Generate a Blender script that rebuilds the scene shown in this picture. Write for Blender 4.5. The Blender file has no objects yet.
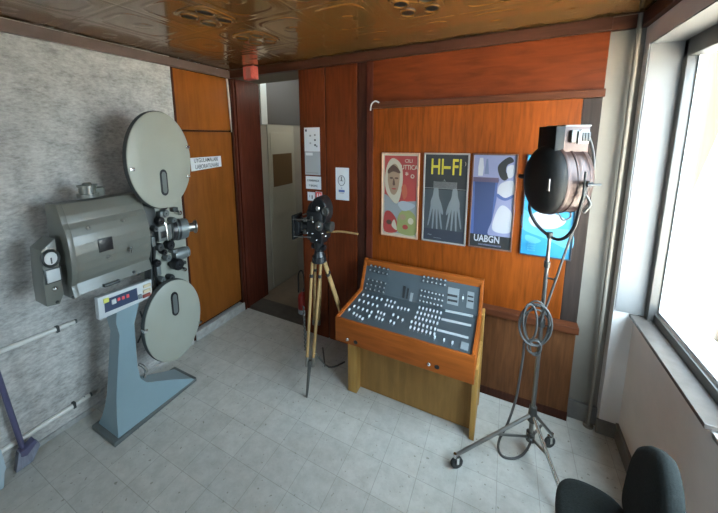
import bpy, bmesh, math, random
from mathutils import Vector, Matrix
random.seed(7)
PI = math.pi
S = bpy.context.scene
COL = S.collection

# ------------------------------------------------------------------ camera
F, PX, PY = 312.55, 345.08, 185.42          # focal length and principal point in pixels of the 718x513 frame
YAW, PITCH, ROLL, H = .4769, .1546, -.0073, 1.75
def _rot():
    cy, sy, cp, sp, cr, sr = (math.cos(YAW), math.sin(YAW), math.cos(PITCH), math.sin(PITCH), math.cos(ROLL), math.sin(ROLL))
    R0 = Matrix(((1,0,0),(0,0,-1),(0,1,0)))
    Rz = Matrix(((cy,sy,0),(-sy,cy,0),(0,0,1)))
    Rx = Matrix(((1,0,0),(0,cp,-sp),(0,sp,cp)))
    Rr = Matrix(((cr,-sr,0),(sr,cr,0),(0,0,1)))
    return Rr @ Rx @ R0 @ Rz
R = _rot()
EYE = Vector((0,0,H))
cd = bpy.data.cameras.new('camera'); cam = bpy.data.objects.new('camera', cd); COL.objects.link(cam)
cd.sensor_fit = 'HORIZONTAL'; cd.sensor_width = 36; cd.lens = F/718*36
cd.shift_x = (359-PX)/718; cd.shift_y = (PY-256.5)/718
cd.clip_start = .05; cd.clip_end = 200
M3 = Matrix((R[0], -R[1], -R[2])).transposed()
cam.matrix_world = Matrix.Translation(EYE) @ M3.to_4x4()
S.camera = cam
def ray(u, v): return R.transposed() @ Vector(((u-PX)/F, (v-PY)/F, 1))
def hit(u, v, ax, val):
    d = ray(u, v); t = (val-EYE[ax])/d[ax]; return EYE + t*d
def hitp(u, v, P, N):
    d = ray(u, v); return EYE + d*((P-EYE).dot(N)/d.dot(N))

# ------------------------------------------------------------------ materials
MATS = {}
def mat(name, col, rough=.6, metal=0, var=0, scale=8, stretch=(1,1,1), bump=0, bscale=None, coat=0, detail=6, col2=None, spec=.5, emit=0, sheen=0):
    if name in MATS: return MATS[name]
    m = bpy.data.materials.new(name); m.use_nodes = True; MATS[name] = m
    nt = m.node_tree; b = nt.nodes['Principled BSDF']; L = nt.links
    b.inputs['Base Color'].default_value = (*col, 1); b.inputs['Roughness'].default_value = rough
    b.inputs['Metallic'].default_value = metal; b.inputs['Coat Weight'].default_value = coat
    b.inputs['Coat Roughness'].default_value = .15
    b.inputs['Specular IOR Level'].default_value = spec
    b.inputs['Sheen Weight'].default_value = sheen
    if emit:
        b.inputs['Emission Color'].default_value = (*col, 1); b.inputs['Emission Strength'].default_value = emit
    if var or bump or col2:
        tc = nt.nodes.new('ShaderNodeTexCoord'); mp = nt.nodes.new('ShaderNodeMapping'); mp.inputs['Scale'].default_value = stretch
        L.new(tc.outputs['Object'], mp.inputs['Vector'])
        nz = nt.nodes.new('ShaderNodeTexNoise'); nz.inputs['Scale'].default_value = scale; nz.inputs['Detail'].default_value = detail
        nz.inputs['Roughness'].default_value = .65
        L.new(mp.outputs['Vector'], nz.inputs['Vector'])
        if var or col2:
            rp = nt.nodes.new('ShaderNodeValToRGB')
            c1 = tuple(max(0,c*(1-var)) for c in col); c2 = col2 or tuple(min(1,c*(1+var)) for c in col)
            rp.color_ramp.elements[0].position = .3; rp.color_ramp.elements[1].position = .7
            rp.color_ramp.elements[0].color = (*c1,1); rp.color_ramp.elements[1].color = (*c2,1)
            L.new(nz.outputs['Fac'], rp.inputs['Fac']); L.new(rp.outputs['Color'], b.inputs['Base Color'])
        if bump:
            n2 = nz
            if bscale:
                n2 = nt.nodes.new('ShaderNodeTexNoise'); n2.inputs['Scale'].default_value = bscale; n2.inputs['Detail'].default_value = 8
                L.new(mp.outputs['Vector'], n2.inputs['Vector'])
            bp = nt.nodes.new('ShaderNodeBump'); bp.inputs['Strength'].default_value = min(1,bump); bp.inputs['Distance'].default_value = .01
            L.new(n2.outputs['Fac'], bp.inputs['Height']); L.new(bp.outputs['Normal'], b.inputs['Normal'])
    return m
def wood(name, col, dark=.55, rough=.38, stretch=(22,22,1.6), scale=3.0, coat=.0):
    if name in MATS: return MATS[name]
    m = mat(name, col, rough+.06, coat=coat, spec=.12)
    nt = m.node_tree; L = nt.links; b = nt.nodes['Principled BSDF']
    tc = nt.nodes.new('ShaderNodeTexCoord'); mp = nt.nodes.new('ShaderNodeMapping'); mp.inputs['Scale'].default_value = stretch
    L.new(tc.outputs['Object'], mp.inputs['Vector'])
    n1 = nt.nodes.new('ShaderNodeTexNoise'); n1.inputs['Scale'].default_value = scale; n1.inputs['Detail'].default_value = 8; n1.inputs['Distortion'].default_value = .6
    L.new(mp.outputs['Vector'], n1.inputs['Vector'])
    n2 = nt.nodes.new('ShaderNodeTexNoise'); n2.inputs['Scale'].default_value = 1.6; n2.inputs['Detail'].default_value = 3
    L.new(tc.outputs['Object'], n2.inputs['Vector'])
    mx = nt.nodes.new('ShaderNodeMath'); mx.operation = 'MULTIPLY_ADD'; mx.inputs[1].default_value = .45
    L.new(n2.outputs['Fac'], mx.inputs[0]); 
    m2 = nt.nodes.new('ShaderNodeMath'); m2.operation = 'MULTIPLY'; m2.inputs[1].default_value = .6
    L.new(n1.outputs['Fac'], m2.inputs[0]); L.new(m2.outputs[0], mx.inputs[2])
    rp = nt.nodes.new('ShaderNodeValToRGB')
    rp.color_ramp.elements[0].position = .36; rp.color_ramp.elements[1].position = .66
    rp.color_ramp.elements[0].color = (*[c*dark for c in col],1); rp.color_ramp.elements[1].color = (*[min(1,c*1.18) for c in col],1)
    L.new(mx.outputs[0], rp.inputs['Fac']); L.new(rp.outputs['Color'], b.inputs['Base Color'])
    return m

W_DOOR  = wood('door_wood', (.195,.060,.010), .8, .35, (9,9,1.0))
W_MID   = wood('poster_panel_wood', (.200,.042,.004), .58, .42, (20,20,1.6))
W_UP    = wood('upper_panel_wood', (.135,.026,.006), .62, .38, (1.5,14,9))
W_RED   = wood('reddish_board_wood', (.115,.024,.007), .65, .3)
W_DARK  = wood('dark_trim_wood', (.052,.017,.010), .6, .3)
W_POST  = wood('post_wood', (.085,.020,.011), .65, .28)
W_LOW   = wood('lower_panel_wood', (.118,.046,.018), .6, .4)
W_RAIL  = wood('rail_wood', (.085,.026,.011), .65, .35, (1.3,14,14))
W_STRIP = wood('shaded_strip_wood', (.030,.020,.016), .7, .45)
W_CASE  = wood('console_case_wood', (.29,.072,.012), .72, .3, (1.3,12,12))
W_LEG   = wood('console_leg_wood', (.36,.195,.055), .78, .45, (10,10,1.2))
W_MODEST= wood('modesty_wood', (.25,.13,.040), .78, .5, (10,10,1.2))
W_TRI   = wood('tripod_ash_wood', (.32,.20,.085), .75, .35, (20,20,2))
M_TRIM  = mat('ceiling_trim_paint', (.105,.068,.055), .45, var=.2, scale=6)
M_TRIM2 = wood('back_trim_wood', (.060,.022,.012), .7, .35, (1.3,14,14))
M_STONE = mat('grey_stone_wallpaper', (.33,.315,.295), .8, var=.0, scale=5)
M_PLAST = mat('grey_plaster', (.64,.595,.565), .75, var=.06, scale=5, bump=.08, bscale=60)
M_STRIPP= mat('dimmed_corner_plaster', (.165,.140,.112), .7, var=.08, scale=5)  # same plaster as the right wall, darkened to offset strong window light
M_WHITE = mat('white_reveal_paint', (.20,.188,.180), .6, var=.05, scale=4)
M_SKIRT = mat('dark_skirting_stone', (.13,.115,.10), .5, var=.2, scale=12)
M_SKIRTW= mat('pale_skirting', (.36,.35,.33), .6, var=.25, scale=18)
M_SILL  = mat('marble_sill', (.105,.088,.078), .25, var=.2, scale=9)
M_ALU   = mat('window_aluminium', (.13,.122,.115), .4, metal=.3)
M_ALUW  = mat('window_seal_white', (.45,.45,.44), .45)
M_CORR  = mat('corridor_wall_paint', (.36,.33,.27), .7, var=.05, scale=3)
M_CDOOR = mat('cream_door_paint', (.42,.385,.30), .5, var=.05, scale=3)
M_CDARK = mat('upper_wall_shade', (.105,.095,.087), .5)
M_CWHITE= mat('upper_strip_white', (.72,.75,.72), .5)
M_BROWNP= mat('brown_paper', (.13,.07,.025), .5)
M_CFLOOR= mat('corridor_linoleum', (.20,.155,.115), .45, var=.15, scale=6)
M_THRESH= mat('threshold_stone', (.075,.065,.055), .4, var=.3, scale=15)
M_PROJ  = mat('projector_grey_green', (.128,.128,.108), .38, var=.04, scale=3, coat=.2)
M_PROJL = mat('magazine_grey_green', (.275,.275,.23), .42, var=.04, scale=3)
M_PROJB = mat('projector_blue_grey', (.19,.265,.295), .38, var=.04, scale=3, coat=.25)
M_PROJD = mat('projector_dark_grey', (.045,.048,.047), .4, metal=.3)
M_PROJM = mat('projector_mid_grey', (.125,.135,.13), .4, metal=.3)
M_EDGE  = mat('magazine_edge_dark', (.05,.053,.05), .45)
M_BLACK = mat('black_enamel', (.007,.007,.008), .35)
M_BLACKM= mat('black_matt', (.0045,.0042,.004), .6, spec=.3)
M_RUBBER= mat('black_rubber', (.02,.02,.02), .6)
M_CHROME= mat('chrome', (.62,.62,.61), .25, metal=1)
M_STEEL = mat('dull_steel', (.24,.23,.215), .35, metal=.9)
M_STEELD= mat('dark_steel', (.11,.108,.10), .38, metal=.8)
M_COPPER= mat('lamp_drum_metal', (.060,.034,.030), .36, metal=.3, var=.1, scale=5)
M_WPLAST= mat('white_plastic', (.50,.51,.51), .4)
M_SCREEN= mat('dark_blue_screen', (.035,.05,.095), .3)
M_REDL  = mat('red_led', (.75,.09,.10), .4)
M_YEL   = mat('yellow_button', (.65,.62,.12), .4)
M_TAN   = mat('tan_button', (.50,.42,.28), .5)
M_MAROON= mat('maroon_button', (.22,.04,.03), .5)
M_CONS  = mat('console_charcoal', (.050,.063,.071), .4, var=.06, scale=4)
M_KNOB  = mat('knob_dark', (.03,.035,.04), .35)
M_KNOBT = mat('knob_top_silver', (.42,.44,.45), .3, metal=.6)
M_FAD   = mat('fader_white', (.58,.61,.63), .35)
M_FADD  = mat('fader_slot_grey', (.16,.18,.19), .4)
M_STRIPW= mat('console_strip_silver', (.40,.42,.43), .4)
M_MODW  = mat('console_module_grey', (.21,.23,.24), .4)
M_CHAIR = mat('chair_fabric', (.018,.0205,.0195), .95, var=.25, scale=160, bump=.25, bscale=300, spec=.2)
M_RED   = mat('red_enamel', (.30,.022,.015), .35)
M_REDBOX= mat('red_alarm_plastic', (.55,.10,.075), .35)
M_PAPER = mat('white_paper', (.60,.61,.63), .8)
M_PAPERG= mat('grey_paper', (.32,.33,.34), .8)
M_INK   = mat('ink_dark', (.05,.05,.06), .8)
M_INKB  = mat('ink_blue', (.08,.13,.33), .8)
M_INKR  = mat('ink_red', (.55,.06,.06), .8)
M_INKG  = mat('ink_grey', (.22,.22,.23), .8)
M_BROOMH= mat('broom_handle_purple', (.085,.08,.15), .45)
M_BROOM = mat('broom_bristle_grey', (.20,.205,.25), .8, var=.25, scale=60, stretch=(1,1,.2))
M_DUST  = mat('dustpan_pale_blue', (.42,.50,.55), .45)
M_CONDUIT=mat('conduit_cream', (.68,.65,.60), .45)
M_PIPE  = mat('pipe_paint', (.165,.140,.112), .8, spec=.2)
M_CABLE = mat('grey_cable', (.055,.053,.05), .5)
M_CABLEL= mat('light_cable', (.060,.055,.05), .5)
M_BUILD = mat('facade_beige', (.050,.038,.028), .9, spec=0, var=.10, scale=3, stretch=(1,2,.3))
M_GROUND= mat('pale_yard', (.60,.53,.44), .9, spec=0)
M_CAR   = mat('car_dark_paint', (.07,.06,.06), .35)

# stone wallpaper: mottled cream-grey with short horizontal streaks and shallow relief
def stone():
    nt = M_STONE.node_tree; L = nt.links; b = nt.nodes['Principled BSDF']
    tc = nt.nodes.new('ShaderNodeTexCoord')
    def noise(sc, st, det):
        mp = nt.nodes.new('ShaderNodeMapping'); mp.inputs['Scale'].default_value = st; L.new(tc.outputs['Object'], mp.inputs['Vector'])
        n = nt.nodes.new('ShaderNodeTexNoise'); n.inputs['Scale'].default_value = sc; n.inputs['Detail'].default_value = det; n.inputs['Roughness'].default_value = .7
        L.new(mp.outputs['Vector'], n.inputs['Vector']); return n
    a = noise(7, (1,1,1.7), 9); c = noise(34, (1,1,2.0), 6)
    mx = nt.nodes.new('ShaderNodeMath'); mx.operation = 'MULTIPLY_ADD'; mx.inputs[1].default_value = .5; L.new(c.outputs['Fac'], mx.inputs[0])
    h = nt.nodes.new('ShaderNodeMath'); h.operation = 'MULTIPLY'; h.inputs[1].default_value = .5; L.new(a.outputs['Fac'], h.inputs[0]); L.new(h.outputs[0], mx.inputs[2])
    rp = nt.nodes.new('ShaderNodeValToRGB'); e = rp.color_ramp.elements
    e[0].position = .37; e[0].color = (.265,.25,.235,1); e[1].position = .63; e[1].color = (.60,.575,.545,1)
    m = rp.color_ramp.elements.new(.49); m.color = (.43,.41,.385,1)
    L.new(mx.outputs[0], rp.inputs['Fac']); L.new(rp.outputs['Color'], b.inputs['Base Color'])
    bp = nt.nodes.new('ShaderNodeBump'); bp.inputs['Strength'].default_value = .55; bp.inputs['Distance'].default_value = .012
    L.new(mx.outputs[0], bp.inputs['Height']); L.new(bp.outputs['Normal'], b.inputs['Normal'])
stone()

# floor tiles: pale grey-beige squares, thin worn joints, per-tile tone
def floor_mat():
    m = mat('floor_tile', (.40,.39,.36), .42); nt = m.node_tree; L = nt.links; b = nt.nodes['Principled BSDF']
    tc = nt.nodes.new('ShaderNodeTexCoord'); mp = nt.nodes.new('ShaderNodeMapping')
    mp.inputs['Location'].default_value = (.310, -.5, 0)          # joint phase
    L.new(tc.outputs['Object'], mp.inputs['Vector'])
    br = nt.nodes.new('ShaderNodeTexBrick'); br.offset = 0; br.squash = 1
    br.inputs['Scale'].default_value = 1; br.inputs['Brick Width'].default_value = .186; br.inputs['Row Height'].default_value = .175
    br.inputs['Mortar Size'].default_value = .0016; br.inputs['Mortar Smooth'].default_value = .2; br.inputs['Bias'].default_value = 0
    br.inputs['Color1'].default_value = (.455,.44,.405,1); br.inputs['Color2'].default_value = (.50,.485,.445,1); br.inputs['Mortar'].default_value = (.335,.32,.29,1)
    L.new(mp.outputs['Vector'], br.inputs['Vector'])
    n = nt.nodes.new('ShaderNodeTexNoise'); n.inputs['Scale'].default_value = 14; n.inputs['Detail'].default_value = 7; n.inputs['Roughness'].default_value = .7
    L.new(tc.outputs['Object'], n.inputs['Vector'])
    rp = nt.nodes.new('ShaderNodeValToRGB'); rp.color_ramp.elements[0].position = .3; rp.color_ramp.elements[0].color = (.78,.77,.75,1)
    rp.color_ramp.elements[1].position = .62; rp.color_ramp.elements[1].color = (1.0,1.0,1.0,1)
    L.new(n.outputs['Fac'], rp.inputs['Fac'])
    mx = nt.nodes.new('ShaderNodeMix'); mx.data_type = 'RGBA'; mx.blend_type = 'MULTIPLY'; mx.inputs['Factor'].default_value = 1
    L.new(br.outputs['Color'], mx.inputs[6]); L.new(rp.outputs['Color'], mx.inputs[7]); 
    # small dark chips
    v = nt.nodes.new('ShaderNodeTexNoise'); v.inputs['Scale'].default_value = 48; v.inputs['Detail'].default_value = 2
    L.new(tc.outputs['Object'], v.inputs['Vector'])
    r2 = nt.nodes.new('ShaderNodeValToRGB'); r2.color_ramp.elements[0].position = .27; r2.color_ramp.elements[0].color = (.55,.53,.5,1)
    r2.color_ramp.elements[1].position = .33; r2.color_ramp.elements[1].color = (1,1,1,1)
    L.new(v.outputs['Fac'], r2.inputs['Fac'])
    m3 = nt.nodes.new('ShaderNodeMix'); m3.data_type = 'RGBA'; m3.blend_type = 'MULTIPLY'; m3.inputs['Factor'].default_value = 1
    L.new(mx.outputs[2], m3.inputs[6]); L.new(r2.outputs['Color'], m3.inputs[7]); L.new(m3.outputs[2], b.inputs['Base Color'])
    return m
M_FLOOR = floor_mat()
M_CEIL = mat('lacquered_ceiling_tile', (.125,.058,.015), .16, var=.25, scale=2.2, coat=.5)
M_CEIL.node_tree.nodes['Principled BSDF'].inputs['Coat Roughness'].default_value = .07
def glass_mat():
    m = bpy.data.materials.new('window_glass'); m.use_nodes = True; nt = m.node_tree; nt.nodes.clear()
    o = nt.nodes.new('ShaderNodeOutputMaterial'); mx = nt.nodes.new('ShaderNodeMixShader'); t = nt.nodes.new('ShaderNodeBsdfTransparent'); g = nt.nodes.new('ShaderNodeBsdfGlossy')
    g.inputs['Roughness'].default_value = .02; t.inputs['Color'].default_value = (.94,.96,.96,1); mx.inputs['Fac'].default_value = .05
    nt.links.new(t.outputs[0], mx.inputs[1]); nt.links.new(g.outputs[0], mx.inputs[2]); nt.links.new(mx.outputs[0], o.inputs['Surface']); return m
M_GLASS = glass_mat()

# ------------------------------------------------------------------ mesh builder
class MB:
    def __init__(s): s.bm = bmesh.new()
    def _mi(s, faces, mi):
        for f in faces: f.material_index = mi
    def merge(s, tmp, mi=0):
        me = bpy.data.meshes.new('t'); tmp.to_mesh(me); tmp.free()
        n = len(s.bm.faces); s.bm.from_mesh(me); bpy.data.meshes.remove(me)
        s.bm.faces.ensure_lookup_table()
        for f in s.bm.faces[n:]: f.material_index = mi
    def box(s, x0, x1, y0, y1, z0, z1, mi=0, bev=0, M=None, seg=2):
        t = bmesh.new(); bmesh.ops.create_cube(t, size=1)
        for v in t.verts:
            v.co = Vector(((x0+x1)/2+v.co.x*(x1-x0), (y0+y1)/2+v.co.y*(y1-y0), (z0+z1)/2+v.co.z*(z1-z0)))
        if bev: bmesh.ops.bevel(t, geom=t.edges[:], offset=bev, segments=seg, affect='EDGES', profile=.6)
        if M is not None: t.transform(M)
        s.merge(t, mi); return s
    def prism(s, poly, a, b, ax=0, mi=0, bev=0, M=None):
        """poly of 2-D points in the other two axes (cyclic order kept), extruded from a to b along axis ax"""
        t = bmesh.new()
        def P(p, c):
            return {0:(c,p[0],p[1]), 1:(p[0],c,p[1]), 2:(p[0],p[1],c)}[ax]
        lo = [t.verts.new(P(p,a)) for p in poly]; hi = [t.verts.new(P(p,b)) for p in poly]
        n = len(poly)
        t.faces.new(lo); t.faces.new(hi[::-1])
        for i in range(n): t.faces.new((lo[i], hi[i], hi[(i+1)%n], lo[(i+1)%n]))
        bmesh.ops.recalc_face_normals(t, faces=t.faces[:])
        if bev: bmesh.ops.bevel(t, geom=t.edges[:], offset=bev, segments=2, affect='EDGES', profile=.6)
        if M is not None: t.transform(M)
        s.merge(t, mi); return s
    def rings(s, rings, mi=0, cap=True, closed=False):
        t = bmesh.new(); vs = [[t.verts.new(p) for p in r] for r in rings]; n = len(rings[0])
        m = len(vs)
        for i in range(m if closed else m-1):
            A, B = vs[i], vs[(i+1)%m]
            for j in range(n): t.faces.new((A[j], A[(j+1)%n], B[(j+1)%n], B[j]))
        if cap and not closed:
            t.faces.new(vs[0][::-1]); t.faces.new(vs[-1])
        bmesh.ops.recalc_face_normals(t, faces=t.faces[:])
        s.merge(t, mi); return s
    def tube(s, pts, r, mi=0, n=10, closed=False):
        pts = [Vector(p) for p in pts]; m = len(pts); rr = r if isinstance(r,(list,tuple)) else [r]*m
        rings = []; up = None
        for i in range(m):
            if closed: d = pts[(i+1)%m]-pts[i-1]
            else: d = pts[min(i+1,m-1)]-pts[max(i-1,0)]
            d.normalize()
            if up is None:
                up = Vector((0,0,1)) if abs(d.z) < .9 else Vector((1,0,0))
            u = (up - d*up.dot(d)); u.normalize(); w = d.cross(u); up = u
            rings.append([pts[i]+rr[i]*(math.cos(2*PI*k/n)*u+math.sin(2*PI*k/n)*w) for k in range(n)])
        return s.rings(rings, mi, True, closed)
    def cyl(s, p0, p1, r0, r1=None, mi=0, n=20):
        return s.tube([p0,p1], [r0, r0 if r1 is None else r1], mi, n)
    def lathe(s, c, ax, prof, mi=0, n=32, eu=1, ev=1, u=None, v=None):
        """prof: (t, r) along axis ax from centre c; eu, ev scale the section along u and v"""
        ax = Vector(ax).normalized(); c = Vector(c)
        if u is None:
            u = Vector((0,0,1)).cross(ax) if abs(ax.z) < .9 else Vector((1,0,0)); u.normalize()
        if v is None: v = ax.cross(u)
        return s.rings([[c+ax*t+r*(eu*math.cos(2*PI*k/n)*u+ev*math.sin(2*PI*k/n)*v) for k in range(n)] for t, r in prof], mi)
    def sphere(s, c, r, mi=0, sc=(1,1,1), n=16):
        t = bmesh.new(); bmesh.ops.create_uvsphere(t, u_segments=n, v_segments=n//2+2, radius=r)
        for v in t.verts: v.co = Vector((v.co.x*sc[0], v.co.y*sc[1], v.co.z*sc[2]))+Vector(c)
        s.merge(t, mi); return s
    def poly(s, pts, mi=0):
        f = s.bm.faces.new([s.bm.verts.new(p) for p in pts]); f.material_index = mi; return s
    def build(s, name, mats, parent=None, smooth=True, ang=35, **kw):
        me = bpy.data.meshes.new(name)
        if parent is not None:
            off = wloc(parent)
            for v in s.bm.verts: v.co -= off
        s.bm.to_mesh(me); s.bm.free()
        for m in (mats if isinstance(mats,(list,tuple)) else [mats]): me.materials.append(m)
        if smooth:
            for p in me.polygons: p.use_smooth = True
            me.set_sharp_from_angle(angle=math.radians(ang))
        o = bpy.data.objects.new(name, me); COL.objects.link(o)
        if parent is not None: o.parent = parent
        for k, v in kw.items(): o[k] = v
        return o
def wloc(o):
    v = Vector((0,0,0))
    while o is not None: v += o.location; o = o.parent
    return v
def thing(name, label, cat, loc=(0,0,0), group=None):
    o = bpy.data.objects.new(name, None); COL.objects.link(o); o.location = loc; o.empty_display_size = .05
    o['label'] = label; o['category'] = cat
    if group: o['group'] = group
    return o
def tag(o, label, cat, group=None):
    o['label'] = label; o['category'] = cat
    if group: o['group'] = group
    return o
def struct(name, mb, m, parent=None, smooth=False):
    o = mb.build(name, m, parent, smooth)
    if parent is None: o['kind'] = 'structure'
    return o
def smooth_path(pts, n=8, closed=False):
    pts = [Vector(p) for p in pts]; out = []; m = len(pts)
    rng = range(m if closed else m-1)
    for i in rng:
        p1, p2 = pts[i], pts[(i+1)%m]
        p0 = pts[i-1] if (closed or i > 0) else p1; p3 = pts[(i+2)%m] if (closed or i+2 < m) else p2
        for k in range(n):
            t = k/n
            out.append(.5*((2*p1)+(p2-p0)*t+(2*p0-5*p1+4*p2-p3)*t*t+(3*p1-p0-3*p2+p3)*t**3))
    if not closed: out.append(pts[-1])
    return out
def text_mesh(name, body, m, size, P, xdir, ydir, parent, sx=1, bold=0, ext=.0006):
    """raised lettering centred at P"""
    cu = bpy.data.curves.new('t', 'FONT'); cu.body = body; cu.size = 1; cu.align_x = 'CENTER'; cu.align_y = 'CENTER'; cu.offset = bold; cu.extrude = .002
    cu.resolution_u = 3
    tmp = bpy.data.objects.new('t', cu); COL.objects.link(tmp); bpy.context.view_layer.update()
    me = bpy.data.meshes.new_from_object(tmp.evaluated_get(bpy.context.evaluated_depsgraph_get()))
    bpy.data.objects.remove(tmp); bpy.data.curves.remove(cu)
    xd, yd = Vector(xdir).normalized(), Vector(ydir).normalized(); zd = xd.cross(yd)
    for v in me.vertices:
        c = v.co.copy(); v.co = Vector(P)+xd*c.x*size*sx+yd*c.y*size+zd*(c.z/.002*ext) - (wloc(parent) if parent else Vector())
    me.name = name; me.materials.clear(); me.materials.append(m)
    o = bpy.data.objects.new(name, me); COL.objects.link(o)
    if parent: o.parent = parent
    return o

# ================================================================== ROOM SHELL
LX, BY, CZ, TZ = -2.29, 2.17, 2.352, 2.28       # left wall, back wall, ceiling, underside of ceiling trim
XDEP = .788
RX, WX, FY = .585, .675, -1.7                   # lintel / pier face, wall under window, wall behind camera
struct('floor', MB().box(-2.45, XDEP, FY-.15, BY+.04, -.1, 0), M_FLOOR)
fl = MB().box(-2.45, -1.3, BY+.26, 4.3, -.1, -.003); struct('floor_corridor', fl, M_CFLOOR)
struct('floor_threshold', MB().box(-2.33, -1.5, BY+.04, BY+.26, -.1, .002), M_THRESH)

# ceiling of embossed lacquered tiles
def ceiling():
    tx, ty, cx0, cy0 = .34, .43, -.44, 1.97
    def h(x, y):
        u = (x-cx0)/tx; v = (y-cy0)/ty
        iu, iv = round(u), round(v); a, b = abs(u-iu)*2, abs(v-iv)*2
        rho = (a**4+b**4)**.25; r = (a*a+b*b)**.5
        g = lambda d, w: math.exp(-(d/w)**2)
        z = .0030*g(rho-.74, .030)
        z += .0038*max(0, 1-(a/.30)**2-(b/.20)**2)**.5 if (a/.30)**2+(b/.20)**2 < 1 else 0
        z -= .0022*g(max(a,b)-1, .03)
        return z
    bm = bmesh.new(); x0, x1, y0, y1 = LX-.02, RX+.02, FY-.02, BY+.02
    nx, ny = 400, 520; rows = []
    for j in range(ny+1):
        y = y0+(y1-y0)*j/ny
        rows.append([bm.verts.new((x0+(x1-x0)*i/nx, y, CZ-h(x0+(x1-x0)*i/nx, y))) for i in range(nx+1)])
    for j in range(ny):
        for i in range(nx): bm.faces.new((rows[j][i], rows[j+1][i], rows[j+1][i+1], rows[j][i+1]))
    m = MB(); m.bm = bm
    return m.build('ceiling', M_CEIL, None, True, 80)
ceiling()['kind'] = 'structure'
struct('ceiling_slab', MB().box(-2.45, XDEP, FY-.15, BY+.38, CZ+.012, CZ+.12), M_PLAST)
struct('ceiling_corridor', MB().box(-2.45, -1.3, BY+.38, 4.3, 2.62, 2.7), M_CORR)

# left wall: papered part, boards behind the door, front part behind camera
struct('wall_left', MB().box(LX-.14, LX, FY-.15, 1.583, 0, CZ+.01), M_STONE)
wl = MB().box(LX-.16, LX-.05, 1.583, 2.165, 0, CZ); struct('wall_left_backing', wl, W_DARK)
struct('trim_1', MB().box(LX-.005, LX+.025, FY, BY, TZ, CZ-.008, bev=.004), M_TRIM)
d1 = MB().box(LX-.05, LX-.022, 1.600, 2.150, 1.815, TZ, bev=.003).build('door_1', W_DOOR); d1['kind'] = 'structure'
MB().box(LX-.05, LX-.018, 1.600, 2.150, .118, 1.800, bev=.003).build('door_leaf', W_DOOR, d1)
MB().box(LX-.05, LX+.004, 1.580, 1.598, .02, TZ).box(LX-.05, LX-.004, 2.152, 2.168, .05, TZ).build('door_frame', W_DARK, d1)
MB().prism([(2.128,TZ-.002),(2.142,TZ-.002),(2.166,1.80),(2.150,1.80)], LX-.018, LX-.008, 0).build('edge_strip', M_CONDUIT, d1)
MB().box(LX-.06, LX+.005, 1.60, 2.19, 0, .085, bev=.01).build('door_step', M_SKIRTW, d1)
# dark reveal of the corridor opening
po = MB().box(LX-.2, LX, 2.168, 2.53, 0, CZ)
po.box(LX, LX+.012, 2.172, 2.192, 0, TZ, bev=.003).box(LX, LX+.016, 2.205, 2.235, 0, TZ, bev=.004)
struct('wall_left_reveal', po, W_POST)
struct('baseboard_left', MB().box(LX-.01, LX+.012, FY, 1.575, 0, .03, bev=.003), M_SKIRTW)

# back wall core and its wood lining
struct('wall_back', MB().box(-1.515, XDEP, BY+.012, BY+.36, 0, CZ+.01).box(-2.31, -1.515, BY+.012, BY+.36, 2.285, CZ+.01), M_STRIPP)
def panel(name, m, x0, x1, y0, z0, z1, bev=.003, y1=BY+.012): return struct(name, MB().box(x0, x1, y0, y1, z0, z1, bev=bev), m)
panel('trim_2', M_TRIM2, LX+.02, .437, BY-.035, TZ, CZ-.008)
panel('wall_back_board', W_RED, -1.525, -1.289, BY-.012, .0, TZ)
panel('wall_back_groove', W_DARK, -1.290, -1.276, BY-.004, 0, TZ)
panel('wall_back_board', W_RED, -1.277, -1.013, BY-.012, .0, TZ)
panel('wall_back_post', W_DARK, -1.010, -.930, BY-.004, 0, TZ)
panel('wall_back_post', W_POST, -.930, -.880, BY-.02, 0, TZ)
panel('wall_back_board', W_UP, -.885, .437, BY-.018, 1.990, TZ)
panel('trim_3', W_RAIL, -.885, .440, BY-.04, 1.948, 1.990)
panel('wall_back_board', W_MID, -.885, .352, BY-.012, .60, 1.948)
panel('wall_back_board', W_STRIP, .352, .437, BY-.010, .60, 1.948)  # dark board colour stands in for the shade of a recess
panel('trim_4', W_RAIL, -.885, .440, BY-.075, .595, .640, .006)
panel('wall_back_board', W_LOW, -.885, .432, BY-.045, .055, .600)
panel('baseboard_back', W_DARK, -.885, .434, BY-.05, 0, .058)
# wood edge of the opening
struct('trim_5', MB().box(-1.53, -1.515, BY-.012, BY+.36, 0, 2.285), W_RED)

# corner strip, pier, lintel, wall below window
struct('wall_right', MB().box(RX, XDEP, 2.12, BY+.36, 0, CZ+.01).box(RX, XDEP, FY-.15, 2.12, 2.19, CZ+.01)
       .box(WX, XDEP, FY-.15, 2.12, 0, .752).box(WX, XDEP, FY-.15, .55, .752, 2.19), M_PLAST)
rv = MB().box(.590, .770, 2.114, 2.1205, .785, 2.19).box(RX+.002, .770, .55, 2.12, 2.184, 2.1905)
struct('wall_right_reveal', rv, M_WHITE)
struct('baseboard_right', MB().box(WX-.014, WX+.01, FY, 2.12, 0, .10, bev=.004).box(RX-.012, WX, 2.107, 2.125, 0, .09, bev=.004)
       .box(.437, RX, BY-.008, BY+.012, 0, .12, bev=.003), M_SKIRT)
struct('trim_6', MB().box(RX-.03, RX+.005, FY, BY+.01, TZ, CZ-.008, bev=.004), M_TRIM2)
struct('trim_7', MB().box(.437, RX, BY-.012, BY+.012, TZ, CZ-.008), M_TRIM2)
sill = MB().box(WX-.022, .775, 1.372, 2.12, .764, .782, bev=.003); struct('windowsill', sill, M_SILL)
struct('windowsill_base', MB().box(WX, XDEP, .55, 1.372, .740, .760), M_PLAST)
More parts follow.
